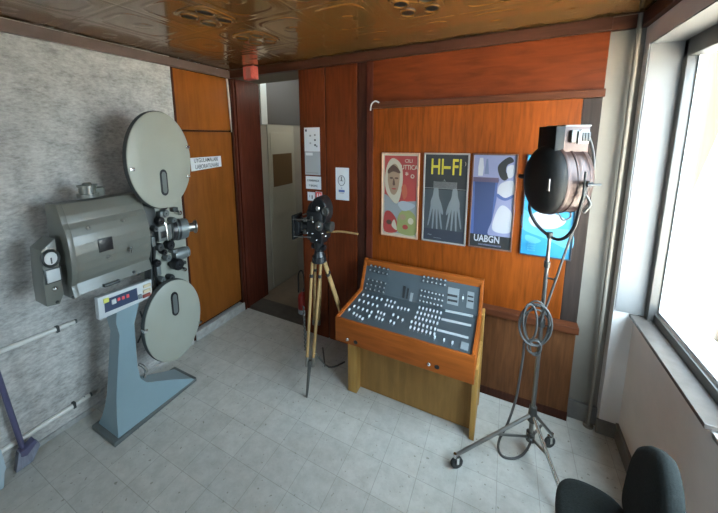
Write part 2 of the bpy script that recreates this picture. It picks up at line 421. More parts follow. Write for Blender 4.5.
def window(name, y0, y1, x, bar=None):
    o = MB().box(x-.04, x+.03, y0, y0+.045, .78, 2.186, bev=.004).box(x-.04, x+.03, y1-.045, y1, .78, 2.186, bev=.004) \
        .box(x-.015, x+.03, y0, y1, .775, .825, bev=.004).box(x-.04, x+.03, y0, y1, 2.105, 2.186, bev=.004).build(name, M_ALU)
    o['kind'] = 'structure'
    MB().box(x-.004, x+.02, y0+.045, y0+.056, .835, 2.105).box(x-.004, x+.02, y1-.056, y1-.045, .835, 2.105).box(x-.004, x+.02, y0+.055, y1-.055, .835, .846).build('seal', M_ALUW, o)
    if bar: MB().box(x+.002, x+.028, bar-.03, bar+.03, .83, 2.11, bev=.003).build('mullion', M_ALU, o)
    MB().box(x+.020, x+.024, y0+.04, y1-.05, .83, 2.11).build('pane', M_GLASS, o)
    return o
window('window_1', .55, 2.116, .752, bar=1.33)

# wall behind the camera, with an unseen window added as fill light
wf = MB().box(-2.45, XDEP, FY-.15, FY, 0, .85).box(-2.45, XDEP, FY-.15, FY, 2.05, CZ+.01).box(-2.45, -1.0, FY-.15, FY, .85, 2.05).box(-.5, XDEP, FY-.15, FY, .85, 2.05)
struct('wall_front', wf, M_PLAST)
wo = MB().box(-1.0, -.95, FY-.1, FY-.05, .85, 2.05).box(-.55, -.5, FY-.1, FY-.05, .85, 2.05).box(-1.0, -.5, FY-.1, FY-.05, .85, .91).box(-1.0, -.5, FY-.1, FY-.05, 1.99, 2.05).build('fill_window', M_ALU)
wo['kind'] = 'structure'
MB().box(-.96, -.54, FY-.078, FY-.074, .90, 2.0).build('pane', M_GLASS, wo)

# corridor beyond the opening
CX = -2.33
struct('wall_corridor', MB().box(CX-.15, CX, 2.53, 4.3, -.01, 2.63), M_CORR)
struct('wall_corridor_side', MB().box(-1.35, -1.25, BY+.36, 4.3, -.01, 2.63), M_CORR)
struct('wall_corridor_end', MB().box(-2.45, -1.25, 4.3, 4.4, -.01, 2.63), M_CORR)
d2 = MB().box(CX, CX+.012, 2.665, 3.135, .02, 1.885, bev=.003).build('door_2', M_CDOOR); d2['kind'] = 'structure'
MB().box(CX+.012, CX+.020, 2.70, 3.085, .83, 1.80, bev=.004).build('raised_panel', M_CDOOR, d2)
MB().box(CX+.018, CX+.024, 2.722, 3.064, 1.195, 1.562).build('paper_sheet', M_BROWNP, d2)
MB().box(CX+.0, CX+.018, 2.655, 3.60, 1.892, 2.60).build('shaded_upper_wall', M_CDARK, d2)  # grey sheet stands in for the shade high on the corridor wall
MB().box(CX+.0, CX+.022, 2.572, 2.664, 1.885, 2.312).build('upper_white_strip', M_CWHITE, d2)

# vertical heating pipe in the corner
tag(MB().cyl((.545,BY-.028,.0),(.545,BY-.028,CZ-.01),.010,n=16).cyl((.545,BY-.028,.0),(.545,BY-.028,.012),.026,n=16).build('heating_pipe', M_PIPE), 'grey-white painted vertical pipe in the corner beside the wood panelling', 'pipe')

# ------------------------------------------------------------------ ceiling openings
def vent(cx, cy, label):
    t = thing('ceiling_vent', label, 'ceiling vent', (cx, cy, CZ), 'four-hole ceiling vents')
    MB().prism([(cx+.115*math.copysign(abs(math.cos(a))**.5,math.cos(a)), cy+.125*math.copysign(abs(math.sin(a))**.5,math.sin(a))) for a in [2*PI*k/40 for k in range(40)]], CZ-.006, CZ+.004, 2, bev=.002).build('plate', M_CEIL, t)
    for sx in (-1,1):
        for sy in (-1,1):
            x, y = cx+sx*.058, cy+sy*.058
            rim = MB().lathe((x,y,CZ-.004),(0,0,-1),[(0,.046),(.006,.046),(.009,.040),(.006,.034),(0,.034)],eu=.85,n=24).build('rim', M_CEIL, t)
            MB().lathe((x,y,CZ-.004),(0,0,-1),[(0,.034),(.003,.034)],eu=.85,n=24).build('hole', M_BLACKM, t)
vent(-1.39, 1.186, 'four-hole embossed ceiling vent above the film projector')
vent(-.415, 1.54, 'four-hole ceiling vent above the movie posters')
vent(-1.415, 1.565, 'four-hole ceiling vent nearest the red alarm box and corridor opening')

# ================================================================== FILM PROJECTOR
pr = thing('film_projector', 'large grey-green cinema film projector with round reel magazines against the stone wall', 'film projector', (-2.02, 1.03, 0))
MB().prism([(-2.135,.757),(-1.885,.757),(-1.905,1.305),(-2.15,1.305)], 0, .028, 2, bev=.004).build('base_plate', M_PROJM, pr)
# pedestal: profile in (y, z), sweeping out along the floor; wider across x at the bottom
prof = [(.785,.028),(.79,.06),(.80,.14),(.82,.29),(.845,.45),(.872,.62),(.862,.70),(.875,.775),(1.0,.775),(.955,.64),(.945,.36),(.955,.275),(.985,.225),(1.05,.185),(1.14,.13),(1.27,.045),(1.285,.028)]
def ped():
    m = MB(); lay = []
    t = bmesh.new()
    def X(side, y, z):
        k = max(0, 1-z/.30); k = k*k
        return (-1.932+.040*k) if side else (-2.03-.105*k)
    N = []
    pts = []
    for i in range(len(prof)):
        a, b = prof[i], prof[(i+1)%len(prof)]
        for k in range(4): pts.append((a[0]+(b[0]-a[0])*k/4, a[1]+(b[1]-a[1])*k/4))
    f = [t.verts.new((X(1,*p), p[0], p[1])) for p in pts]; g = [t.verts.new((X(0,*p), p[0], p[1])) for p in pts]
    n = len(pts)
    t.faces.new(f); t.faces.new(g[::-1])
    for i in range(n): t.faces.new((f[i], g[i], g[(i+1)%n], f[(i+1)%n]))
    bmesh.ops.recalc_face_normals(t, faces=t.faces[:])
    bmesh.ops.triangulate(t, faces=[q for q in t.faces if len(q.verts) > 4])
    m.merge(t); return m
ped().build('pedestal', M_PROJB, pr, True, 30)
MB().tube(smooth_path([(-1.94,1.0,.70),(-1.93,1.01,.60),(-1.945,.985,.53),(-1.955,.975,.5)]), .005, n=8).build('cable', M_RUBBER, pr)
MB().tube(smooth_path([(-1.955,.965,.36),(-1.945,.985,.33),(-1.95,1.0,.285),(-1.95,.985,.25)]), .009, n=8).build('foot_lever', M_CHROME, pr)
# lamp house: section in (x, z), extruded along y
sec = [(-2.105,.95),(-2.105,1.40),(-2.085,1.420),(-1.985,1.420),(-1.955,1.365),(-1.945,1.330)]
for k in range(9):
    a = math.radians(58-k*14.5); sec.append((-1.99+.085*math.cos(a), 1.165+.19*math.sin(a)))
sec += [(-1.935,.975),(-1.925,.945),(-1.95,.935),(-2.09,.935)]
MB().prism(sec, .700, 1.090, 1, bev=.002).build('lamp_house', M_PROJ, pr, True, 25)
e = [(x*1.0+(.006 if x > -2.05 else -.004), z+(.004 if z > 1.2 else -.004)) for x, z in sec]
MB().prism(e, .690, .714, 1, bev=.002).build('end_cap', M_PROJ, pr, True, 25)
vt = MB().cyl((-2.045,.86,1.43),(-2.045,.86,1.452),.050,n=28).cyl((-2.045,.86,1.452),(-2.045,.86,1.490),.040,.038,n=28).box(-2.065,-2.02,.86,.93,1.43,1.478,bev=.004).cyl((-2.045,.86,1.49),(-2.045,.86,1.498),.046,n=28).cyl((-2.045,.86,1.498),(-2.045,.86,1.510),.025,.018,n=20).build('chimney', M_PROJ, pr)
iw = MB(); P = hit(106,244.5,0,-1.902)
iw.box(-1.935,-1.900,P.y-.034,P.y+.034,P.z-.036,P.z+.036,bev=.003).build('viewing_port', M_BLACK, pr)
for (u,v,r) in ((88.5,228,.008),(123,220.7,.008),(108,256.5,.012)):
    q = hit(u,v,0,-1.915); MB().sphere(q, r, 0).build('screw', M_STEEL, pr)
q = hit(128.5,250,0,-1.90); MB().cyl(q+Vector((-.02,0,0)), q+Vector((.02,0,0)), .006).tube([q+Vector((.012,.0,-.014)), q+Vector((.018,.008,.02))], .007, n=8).build('latch_handle', M_CHROME, pr)
a, b = hit(105,286,0,-1.915), hit(119,281,0,-1.915)
MB().tube([a+Vector((-.03,0,0)),a,b,b+Vector((-.03,0,0))], .0095, n=8).build('pull_handle', M_PROJD, pr)
for (u,v,r) in ((134,272,.009),(138,274,.009),(73,297,.007)): q = hit(u,v,0,-1.93); MB().sphere(q,r).build('stud', M_PROJD, pr)
# gauge box at the rear
gb = [( hit(u,v,0,-1.955).y, hit(u,v,0,-1.955).z) for u,v in ((41,251),(55,238.5),(64,294),(60,304),(47,307),(43.5,283))]
bx = MB().prism(gb, -2.085, -1.955, 0, bev=.004).build('gauge_box', M_PROJ, pr)
q = hit(50.2,258.3,0,-1.953); MB().lathe(q,(1,0,0),[(-.01,.046),(.010,.046),(.013,.042),(.008,.034),(.006,.03)],eu=.78,n=28,u=Vector((0,1,0)),v=Vector((0,0,1))).build('gauge_ring', M_PROJD, bx)
MB().lathe(q,(1,0,0),[(0,.034),(.007,.034)],eu=.78,n=28,u=Vector((0,1,0)),v=Vector((0,0,1))).build('gauge_dial', M_WPLAST, bx)
MB().box(q.x+.007,q.x+.010,q.y-.002,q.y+.003,q.z-.026,q.z+.004).build('needle', M_INK, bx)
q = hit(53,275.3,0,-1.953); MB().box(q.x-.005,q.x+.004,q.y-.033,q.y+.033,q.z-.038,q.z+.038,bev=.002).build('switch_frame', M_PROJD, bx)
MB().box(q.x-.005,q.x+.010,q.y-.026,q.y+.026,q.z-.031,q.z+.031,bev=.003).build('switch', M_WPLAST, bx)
q = hit(55,288.6,0,-1.953); MB().sphere(q,.012).build('lamp_button', M_CHROME, bx)
q = hit(57.5,302,0,-1.953); MB().sphere(q,.008).build('screw', M_PROJD, bx)
# control panel
cpl = [(hit(u,v,0,-1.925).y, hit(u,v,0,-1.925).z) for u,v in ((97.5,298.5),(151.5,279.5),(152.3,296.5),(99.5,320.5))]
cp = MB().prism(cpl, -1.962, -1.925, 0, bev=.004).build('control_panel', M_WPLAST, pr)
sc = [(hit(u,v,0,-1.92).y, hit(u,v,0,-1.92).z) for u,v in ((104.5,300.5),(137,288),(138.5,299.5),(105.5,313))]
MB().prism(sc, -1.93, -1.922, 0).build('screen', M_SCREEN, cp)
for (u,v,w,hh,m) in ((114,301.5,.011,.014,M_WPLAST),(118.8,299.2,.007,.009,M_REDL),(123.3,297.7,.007,.009,M_REDL),(127.8,296,.007,.010,M_REDL),(106.3,300.5,.013,.013,M_YEL),(140.3,296.5,.009,.014,M_FADD)):
    q = hit(u,v,0,-1.92); MB().box(-1.925,-1.917,q.y-w,q.y+w,q.z-hh,q.z+hh,bev=.002).build('button', m, cp)
for i,(v,m) in enumerate(((285.5,M_TAN),(290.5,M_TAN),(295.2,M_MAROON))):
    q = hit(147-i*.2,v,0,-1.92); MB().box(-1.925,-1.914,q.y-.022,q.y+.022,q.z-.010,q.z+.010,bev=.003).build('rocker_switch', m, cp)
# projector head: back plate and mechanism
pl = [(hit(u,v,0,-1.985).y, hit(u,v,0,-1.985).z) for u,v in ((146,202),(181,196),(186,240),(189,279),(189,300),(152,300),(151,262))]
MB().prism(pl, -2.10, -1.985, 0, bev=.005).build('head_plate', M_PROJL, pr)
MB().prism([(hit(u,v,0,-1.98).y, hit(u,v,0,-1.98).z) for u,v in ((141,200),(153,203),(158,225),(153,288),(151,288),(150,250))], -2.05, -1.975, 0, bev=.004).build('film_path_cover', M_PROJD, pr)
def XY(u, v, x): return hit(u, v, 0, x)
q = XY(165.5,233,-1.93); gt = MB().box(-1.99,-1.93,q.y-.045,q.y+.045,q.z-.05,q.z+.05,bev=.006).build('film_gate', M_PROJM, pr)
q = XY(163.5,234.5,-1.93); MB().box(-1.932,-1.926,q.y-.018,q.y+.018,q.z-.022,q.z+.022,bev=.002).build('gate_window', M_BLACK, gt)
def roller(u, v, r, L=.06, m=M_PROJD, x=-1.985, name='sprocket'):
    q = XY(u, v, x); return MB().lathe(q,(1,0,0),[(-.01,r*.75),(L*.25,r*.75),(L*.3,r),(L*.9,r),(L,r*.85),(L,r*.3),(L+.008,r*.25)],eu=.85,n=22,u=Vector((0,1,0)),v=Vector((0,0,1))).build(name, m, pr)
roller(150.5,228,.02); roller(160,206,.018, m=M_BLACK); roller(153,262,.024, m=M_BLACK); roller(175,212,.016, m=M_CHROME); roller(160,251,.018, m=M_BLACK); roller(180,268,.014, m=M_CHROME); roller(156,220,.028, m=M_BLACK); roller(161,212.5,.024, m=M_PROJM); roller(169,219.5,.022, m=M_PROJM); roller(166,244,.032, m=M_BLACK); roller(163.5,257,.022, m=M_PROJM); roller(171.5,262.5,.040, .09, M_BLACK, name='drive_knob'); roller(158,278,.020, m=M_PROJM); roller(155.5,246,.026); roller(167,276,.022)
q = XY(174,230,-1.955); ax = Vector((.25,.95,-.05)).normalized()
ln = MB().lathe(q-ax*.02,ax,[(0,.060),(.03,.060),(.03,.072),(.085,.072),(.085,.066),(.10,.066)],eu=.8,n=28).build('lens_mount', M_PROJM, pr)
MB().lathe(q-ax*.02,ax,[(.004,.070),(.026,.070)],eu=.82,n=28).lathe(q-ax*.02,ax,[(.036,.0745),(.050,.0745)],eu=.8,n=28).build('focus_ring', M_BLACK, ln)
MB().lathe(q+ax*.08,ax,[(0,.03),(.05,.03),(.055,.044),(.062,.046),(.066,.03)],eu=.8,n=28).build('lens_barrel', M_STEEL, ln)
q = XY(180,253.5,-1.955); MB().lathe(q-Vector((0,.045,0)),(0.1,1,0),[(0,.038),(.012,.042),(.08,.042),(.085,.036),(.10,.036)],eu=.85,n=24).build('motor', M_PROJM, pr)
q = XY(161,266,-1.965); MB().tube(smooth_path([q+Vector((0,-.03,.16)),q+Vector((0.01,-.045,.05)),q+Vector((0,-.04,-.10)),q+Vector((0,-.02,-.16))]),.006,n=6).build('film_strip', M_BLACK, pr)
for (u,v,w,hh,d,m) in ((159,214,.020,.022,.05,M_PROJM),(172,209,.018,.014,.04,M_PROJD),(170,250,.016,.012,.06,M_PROJM),(156,270,.014,.030,.035,M_PROJM),(179,262,.022,.012,.05,M_PROJD),(150,241,.012,.030,.04,M_PROJM)):
    q = XY(u, v, -1.985); MB().box(-1.99,-1.985+d,q.y-w,q.y+w,q.z-hh,q.z+hh,bev=.004).build('bracket', m, pr)
q = XY(160,218,-1.95); MB().tube([q,XY(166,225,-1.93),XY(168,240,-1.93)],.006,n=8).build('lever', M_CHROME, pr)
# magazines
def magazine(c, ry, rz, slot, latches, name):
    x1 = c.x
    prof = [(-.042,.97),(-.037,1.0),(-.012,1.0),(-.006,.985)]
    o = MB().lathe(c,(1,0,0),[(t,r) for t,r in prof],eu=ry,ev=rz,n=64,u=Vector((0,1,0)),v=Vector((0,0,1))).build(name, M_EDGE, pr, True, 40)
    MB().lathe(c,(1,0,0),[(-.008,.985),(0,.985),(.004,.95),(.006,.6),(.007,.02)],eu=ry,ev=rz,n=64,u=Vector((0,1,0)),v=Vector((0,0,1))).build('cover', M_PROJL, o, True, 50)
    (u,v,hy,hz) = slot; q = hit(u,v,0,x1)
    def stad(hy, hz, n=10):
        return [(q.y+hy*math.cos(a), q.z+(hz-hy*1.5)*(1 if math.sin(a)>=0 else -1)+hy*1.5*math.sin(a)) for a in [2*PI*(k+.5)/(2*n) for k in range(2*n)]]
    MB().prism(stad(hy,hz), x1, x1+.012, 0).build('window_rim', M_BLACK, o)
    MB().prism(stad(hy*.62,hz*.82), x1, x1+.0135, 0).build('window', M_PROJM, o)
    for (u,v) in latches:
        q2 = hit(u,v,0,x1); MB().box(x1-.02,x1+.012,q2.y-.012,q2.y+.012,q2.z-.010,q2.z+.010,bev=.003).build('latch', M_CHROME, o)
    return o
def ell(l, r, t, b, x):
    L_, R_, T_, B_ = (hit(*p, 0, x) for p in (l, r, t, b))
    return Vector((x, (L_.y+R_.y)/2, (T_.z+B_.z)/2)), abs(R_.y-L_.y)/2, abs(T_.z-B_.z)/2
c, ry, rz = ell((125.8,158),(191.2,165),(152,110.3),(163.5,209),-1.88)
magazine(c, ry, rz, (163.3,182.5,.022,.082), ((131.5,169.5),(187,147),(187.5,176.2)), 'upper_magazine')
c2, ry2, rz2 = ell((143.3,325),(201.2,315),(178,277.8),(167,366.5),-1.88)
magazine(c2, ry2, rz2, (174.2,303.5,.024,.082), ((145,331),(199.5,322)), 'lower_magazine')
MB().box(-2.0,-1.93,c.y-.03,c.y+.05,c.z-.02,c.z+.02,bev=.004).cyl((-2.06,c.y+.02,c.z-.32),(-2.02,c.y,c.z),.022).build('upper_arm', M_PROJM, pr)
MB().box(-2.0,-1.93,c2.y-.03,c2.y+.03,c2.z-.02,c2.z+.02,bev=.004).cyl((-2.05,c2.y-.02,c2.z+.30),(-2.0,c2.y,c2.z),.022).build('lower_arm', M_PROJM, pr)

# ================================================================== MIXING CONSOLE
X0, X1 = -.90, -.08
YF, ZF, YB, ZB, YT, ZT = 1.60, .612, 1.985, .628, 2.070, .828
co = thing('mixing_console', 'orange-brown wooden sound mixing console covered with knobs and faders below the posters', 'mixing console', ((X0+X1)/2, 1.85, 0))
case = MB().box(X0-.004, X1+.004, YF, YF+.016, .458, ZF+.006, bev=.003)
case.box(X0+.01, X1-.01, 2.055, 2.085, .458, ZT+.012, bev=.002).box(X0+.01, X1-.01, YF+.01, 2.06, .47, .56)
case.build('case', W_CASE, co)
ck = [(YF+.014,.456),(YF+.014,ZF+.010),(YB-.01,ZB+.014),(YT-.006,ZT+.014),(2.088,ZT+.014),(2.088,.456)]
for xx in ((X0-.004, X0+.016),(X1-.016, X1+.004)): MB().prism(ck, *xx, 0, bev=.003).build('side_cheek', W_CASE, co)
for xx in ((X0+.02, X0+.085),(X1-.012, X1+.016)): MB().box(*xx, 1.725, 2.075, 0, .458, bev=.003).build('leg', W_LEG, co)
MB().box(X1+.004, X1+.020, 2.00, 2.09, .0, .64, bev=.003).build('rear_upright', W_LEG, co)
MB().box(X0+.085, X1-.012, 1.79, 1.81, .005, .458).build('modesty_panel', W_MODEST, co)
dk = MB().prism([(YF+.015,ZF-.02),(YF+.015,ZF),(YB,ZB),(YT,ZT),(YT+.01,ZT-.02),(YB+.01,ZB-.03)], X0+.014, X1-.014, 0).build('control_surface', M_CONS, co)
for (u,v) in ((347.6,339.2),(429,364)):
    q = hit(u,v,1,YF); MB().lathe(q,(0,-1,0),[(0,.010),(.004,.010),(.006,.006),(.012,.006),(.014,.004)],n=16).build('lock', M_CHROME, co)
    q = hit(u+8,v+3,1,YF); MB().lathe(q,(0,-1,0),[(0,.012),(.003,.012),(.004,.006)],n=16,eu=1.1).build('keyhole', M_BLACK, co)
PD, ND = Vector((0,YF,ZF)), Vector((0,-(ZB-ZF),YB-YF)).normalized()
PB, NB = Vector((0,YB,ZB)), Vector((0,-(ZT-ZB),YT-YB)).normalized()
RD = Matrix((Vector((1,0,0)), ND.cross(Vector((1,0,0))), ND)).transposed()
RB = Matrix((Vector((1,0,0)), NB.cross(Vector((1,0,0))), NB)).transposed()
def K1(u, v): return 325+u/5.13, 250+v/5.13
def K2(u, v): return 405+u/5.13, 260+v/5.13
def line(K, a, b, n): return [K(a[0]+(b[0]-a[0])*i/(n-1), a[1]+(b[1]-a[1])*i/(n-1)) for i in range(n)]
def proto(name, mb, m):
    o = mb.build(name, m, None); o.parent = co; return o
knob0 = None; top0 = None
def put(src, pos, rot, par):
    o = src.copy(); COL.objects.link(o); o.parent = par; o.location = pos - wloc(par); o.rotation_euler = rot.to_euler(); return o
kb = MB().lathe((0,0,0),(0,0,1),[(0,.0105),(.012,.0095),(.014,.008)],n=12,mi=0).lathe((0,0,.0138),(0,0,1),[(0,.0062),(.0012,.0055)],n=10,mi=1).build('knob', [M_KNOB, M_KNOBT], None)
fd = MB().box(-.002,.002,-.024,.024,-.001,.001,1).box(-.0045,.0045,-.009,.009,0,.010,0,bev=.0015).build('fader', [M_FAD, M_FADD], None)
first = {'k':True,'f':True}
def place(src, key, pts, P, N, Rm):
    for (u,v) in pts:
        q = hitp(u,v,P,N)
        if first[key]:
            first[key] = False; src.parent = co; src.location = q - wloc(co); src.rotation_euler = Rm.to_euler()
        else: put(src, q, Rm, co)
for a,b in (((240,80),(326,100)),((236,102),(322,124)),((226,150),(314,172)),((219,173),(307,194)),((213,195),(303,216))): place(kb,'k',line(K1,a,b,5),PB,NB,RB)
for a,b,n in (((100,86),(208,105),6),((96,106),(206,128),6),((88,156),(197,181),7),((84,182),(193,207),7),((79,207),(188,234),7)): place(kb,'k',line(K2,a,b,n),PB,NB,RB)
for a,b,n in (((196,232),(290,256),5),((176,260),(268,290),5),((150,291),(238,322),5),((320,260),(358,272),3),((312,284),(345,294),3),((272,320),(303,333),3),((262,347),(295,360),3),((375,298),(428,310),4),((350,335),(398,362),3)): place(fd,'f',line(K1,a,b,n),PD,ND,RD)
place(fd,'f',[K1(*p) for p in ((125,308),(148,328),(163,337),(179,345),(193,356),(227,342),(336,368),(354,378))],PD,ND,RD)
for a,b,n in (((74,246),(184,274),7),((64,272),(176,301),7),((54,297),(166,328),7),((34,320),(154,358),7),((28,348),(150,384),7)): place(fd,'f',line(K2,a,b,n),PD,ND,RD)
place(fd,'f',[K2(*p) for p in ((153,400),(200,414),(243,428))],PD,ND,RD)
def quad(name, K, pts, P, N, m, t=.004, par=None):
    qs = [hitp(*K(*p), P, N) for p in pts]; b = MB(); b.rings([[q-N*.001 for q in qs],[q+N*t for q in qs]]); return b.build(name, m, par or co, False)
quad('level_meter', K1, ((403,182),(417,186),(408,247),(396,244)), PB, NB, M_BLACK)
quad('level_meter', K1, ((424,195),(433,197),(424,251),(416,249)), PB, NB, M_BLACK)
quad('meter_scale', K1, ((440,218),(454,222),(445,269),(432,266)), PB, NB, M_MODW)
quad('label_strip', K2, ((232,95),(366,120),(365,128),(231,104)), PB, NB, M_STRIPW)
for a,b in (((208,256),(350,285)),((188,300),(340,333)),((166,355),(326,396))):
    quad('label_strip', K2, (a,b,(b[0]-2,b[1]+10),(a[0]-2,a[1]+9)), PD, ND, M_STRIPW)
mo = quad('patch_module', K2, ((222,138),(280,150),(272,236),(215,222)), PB, NB, M_MODW)
for y in (172,198): quad('slot', K2, ((220,y),(270,y+10),(269,y+21),(218,y+11)), PB, NB, M_BLACK, .006, mo)
mo = quad('patch_module', K2, ((322,160),(356,167),(350,252),(314,243)), PB, NB, M_MODW)
for y in (180,203): quad('slot', K2, ((323,y),(352,y+7),(351,y+15),(321,y+8)), PB, NB, M_BLACK, .006, mo)
quad('patch_module', K2, ((290,420),(328,432),(322,470),(282,455)), PD, ND, M_MODW)
q = hitp(*K2(298,194), PB, NB); put(fd, q, RB, co)

# ================================================================== SPOTLIGHT AND STAND
PXs, PYs = .2165, 1.80
st = thing('light_stand', 'tall thin steel lighting stand on three wheeled legs holding the spotlight', 'lighting stand', (PXs, PYs, 0))
MB().cyl((PXs,PYs,.09),(PXs,PYs,.80),.0108,mi=0).build('lower_pole', M_STEEL, st)
MB().cyl((PXs,PYs,.78),(PXs,PYs,1.12),.0095).cyl((PXs,PYs,1.12),(PXs,PYs,1.245),.008).build('upper_pole', M_STEEL, st)
MB().cyl((PXs,PYs,.765),(PXs,PYs,.81),.017).build('collar', M_STEELD, st); MB().cyl((PXs,PYs,1.09),(PXs,PYs,1.12),.014).build('collar', M_STEELD, st)
MB().cyl((PXs,PYs,.20),(PXs,PYs,.29),.024,.018).build('hub', M_STEELD, st); MB().cyl((PXs,PYs,.075),(PXs,PYs,.125),.022).build('brace_ring', M_STEELD, st)
for z in (.775,1.035): MB().cyl((PXs,PYs,z),(PXs+.035,PYs-.012,z),.004).lathe((PXs+.035,PYs-.012,z),(1,-.3,0),[(0,.012),(.008,.012)],n=12).build('clamp_knob', M_STEELD, st)
ends = [hit(455,455.5,2,.078), Vector((.345,1.505,.075)), hit(552,435,2,.075)]
for i, e in enumerate(ends):
    top = Vector((PXs,PYs,.235)); d = (e-top); d.normalize()
    h_ = Vector((d.x,d.y,0)).normalized()
    lg = MB().tube([top+h_*.015, e], .0095, n=10).build('leg', M_CHROME if i == 1 else M_STEEL, st)
    MB().tube([Vector((PXs,PYs,.10))+h_*.015, top+(e-top)*.48], .0065, n=8).build('brace', M_STEEL, lg)
    cw = MB().cyl(e+Vector((0,0,.012)), e+Vector((0,0,-.012)), .008,n=12).build('caster_stem', M_CHROME, lg)
    w = e+h_*-.012; ax = Vector((-h_.y,h_.x,0))
    MB().lathe(Vector((w.x,w.y,.034))-ax*.009,ax,[(0,.020),(0,.030),(.004,.034),(.014,.034),(.018,.030),(.018,.020)],n=22).build('caster_wheel', M_RUBBER, lg)
    MB().box(-.008,.008,-.013,.013,.03,.07,bev=.002,M=Matrix.Translation((w.x,w.y,0))@Matrix.Rotation(math.atan2(ax.y,ax.x)-PI/2,4,'Z')).build('caster_fork', M_CHROME, lg)
# spotlight
ca = Vector((.866,.50,0)).normalized(); cn = Vector((.50,-.866,0)).normalized(); Zv = Vector((0,0,1))
RH, RV = .122, .164
fr = Vector((hit(542.8,180.5,1,1.74).x, 1.74, 1.540))
LC = fr + ca*.105
sl = thing('spotlight', 'old film-set spotlight with black front dome and copper-toned metal drum on the stand', 'spotlight', (PXs, PYs, 1.245))
MB().lathe(fr,ca,[(-.048,.02),(-.047,.30),(-.042,.58),(-.032,.80),(-.016,.93),(0,.985),(.012,1.0),(.028,1.0)],eu=RH,ev=RV,n=48,u=cn,v=Zv).build('front_dome', M_BLACKM, sl, True, 50)
MB().lathe(fr,ca,[(.026,.96),(.028,1.01),(.036,1.025),(.044,1.01),(.048,.96),(.075,.955),(.078,.98),(.086,.98),(.09,.955),(.130,.95),(.134,.97),(.142,.95),(.155,.93),(.168,.82),(.176,.55),(.18,.05)],eu=RH,ev=RV,n=48,u=cn,v=Zv).build('drum', M_COPPER, sl, True, 40)
Mx = Matrix((cn,ca,Zv)).transposed().to_4x4()
q = fr-ca*.030+cn*.085+Zv*-.01; MB().box(-.010,.010,-.006,.008,-.028,.028,bev=.002,M=Matrix.Translation(q)@Mx).build('name_plate', M_STEEL, sl)
q = fr-ca*.0-cn*RH*.98; MB().cyl(q,q-cn*.035-ca*.02,.014,.010).build('side_latch', M_BLACK, sl)
TF = Matrix.Translation(Vector((fr.x,fr.y,1.532)))@Mx
MB().box(-.060,.060,.0,.042,.12,.258,bev=.004,M=TF).build('front_chimney', M_BLACKM, sl)
bxx = MB().box(-.058,.058,.040,.158,.135,.260,bev=.004,M=TF).build('switch_box', M_COPPER, sl)
MB().box(.058,.078,.060,.095,.185,.240,bev=.004,M=TF).build('switch', M_STEELD, bxx)
MB().box(.070,.086,.085,.100,.18,.235,bev=.003,M=TF).build('switch_lever', M_STEEL, bxx)
MB().box(.058,.066,.112,.150,.18,.240,bev=.003,M=TF).build('socket_plate', M_STEEL, bxx)
for yy in (.118,.131,.144): MB().box(.062,.075,yy-.005,yy+.005,.190,.230,bev=.002,M=TF).build('plug_pin', M_BLACK, bxx)
MB().box(-.062,.062,.038,.160,.256,.263,bev=.002,M=TF).build('box_lid', M_STEELD, bxx)
# yoke
yk = [LC-cn*(RH+.012), hit(530,203,1,1.85), hit(535,222,1,1.83), Vector((PXs,PYs,1.252)), hit(562,239,1,1.75), hit(573,229,1,1.71), hit(580,208,1,(LC+cn*(RH+.014)).y), LC+cn*(RH+.014)]
MB().tube(smooth_path(yk,6), .0080, n=10).build('yoke', M_BLACK, sl)
q = LC+cn*(RH+.002); hd = MB().cyl(q,q+cn*.03,.014).cyl(q+cn*.022,q+cn*.05,.006).cyl(q+cn*.045-ca*.03,q+cn*.045+ca*.03,.006).cyl(q+cn*.02-Zv*.055-ca*.02,q+cn*.02+Zv*.055-ca*.02,.005).build('tilt_clamp', M_BLACK, sl)
MB().tube(smooth_path([q+cn*.01-Zv*.05,q+cn*.015-Zv*.09+ca*.02,q+cn*.01-Zv*.13]),.006,n=8).build('safety_chain', M_STEELD, sl)
MB().cyl((PXs,PYs,1.245),(PXs,PYs,1.272),.014).build('spigot', M_STEELD, sl)
MB().tube(smooth_path([fr+ca*.15-Zv*.15,fr+ca*.155-Zv*.185,fr+ca*.12-Zv*.20,fr+ca*.10-Zv*.175,fr+ca*.08-Zv*.155],5),.004,n=6).build('wire', M_CABLE, sl)
# supply cable: from the drum back, down to the coil on the pole and to the floor
lc = MB()
lc.tube(smooth_path([hit(588,134,1,1.93),hit(592.5,148,1,1.93),hit(594,165,1,1.93),hit(590,188,1,1.90),hit(583,203,1,1.83),hit(576,222,1,1.78),hit(566,250,1,1.77),hit(555,282,1,1.77),hit(545,310,1,1.775),hit(541,322,1,1.775)],6),.0055,n=8)
main = tag(lc.build('spotlight_cable', M_CABLEL), 'pale grey cable hanging from the spotlight drum down along the pole', 'cable')
cl = MB()
for k,(cx,cz,rx,rz,dy) in enumerate(((535.5,325,16.5,21,-.03),(536,323,13,22,-.022),(535,327,15,17.5,-.015),(537,326,12,20,.02),(530,322,7,18,-.035))):
    pts = []
    for j in range(26):
        a = 2*PI*j/26; pts.append(hit(cx+rx*math.cos(a), cz+rz*math.sin(a), 1, PYs+dy+.006*math.sin(a*2+k)))
    cl.tube(pts,.0052,closed=True,n=8)
for k,(cx,cz,rx,rz,dy) in enumerate(((534,347,7,6.5,-.03),(535.5,347.5,5.5,8,-.02))):
    cl.tube([hit(cx+rx*math.cos(2*PI*j/18), cz+rz*math.sin(2*PI*j/18), 1, PYs+dy) for j in range(18)],.0050,closed=True,n=8)
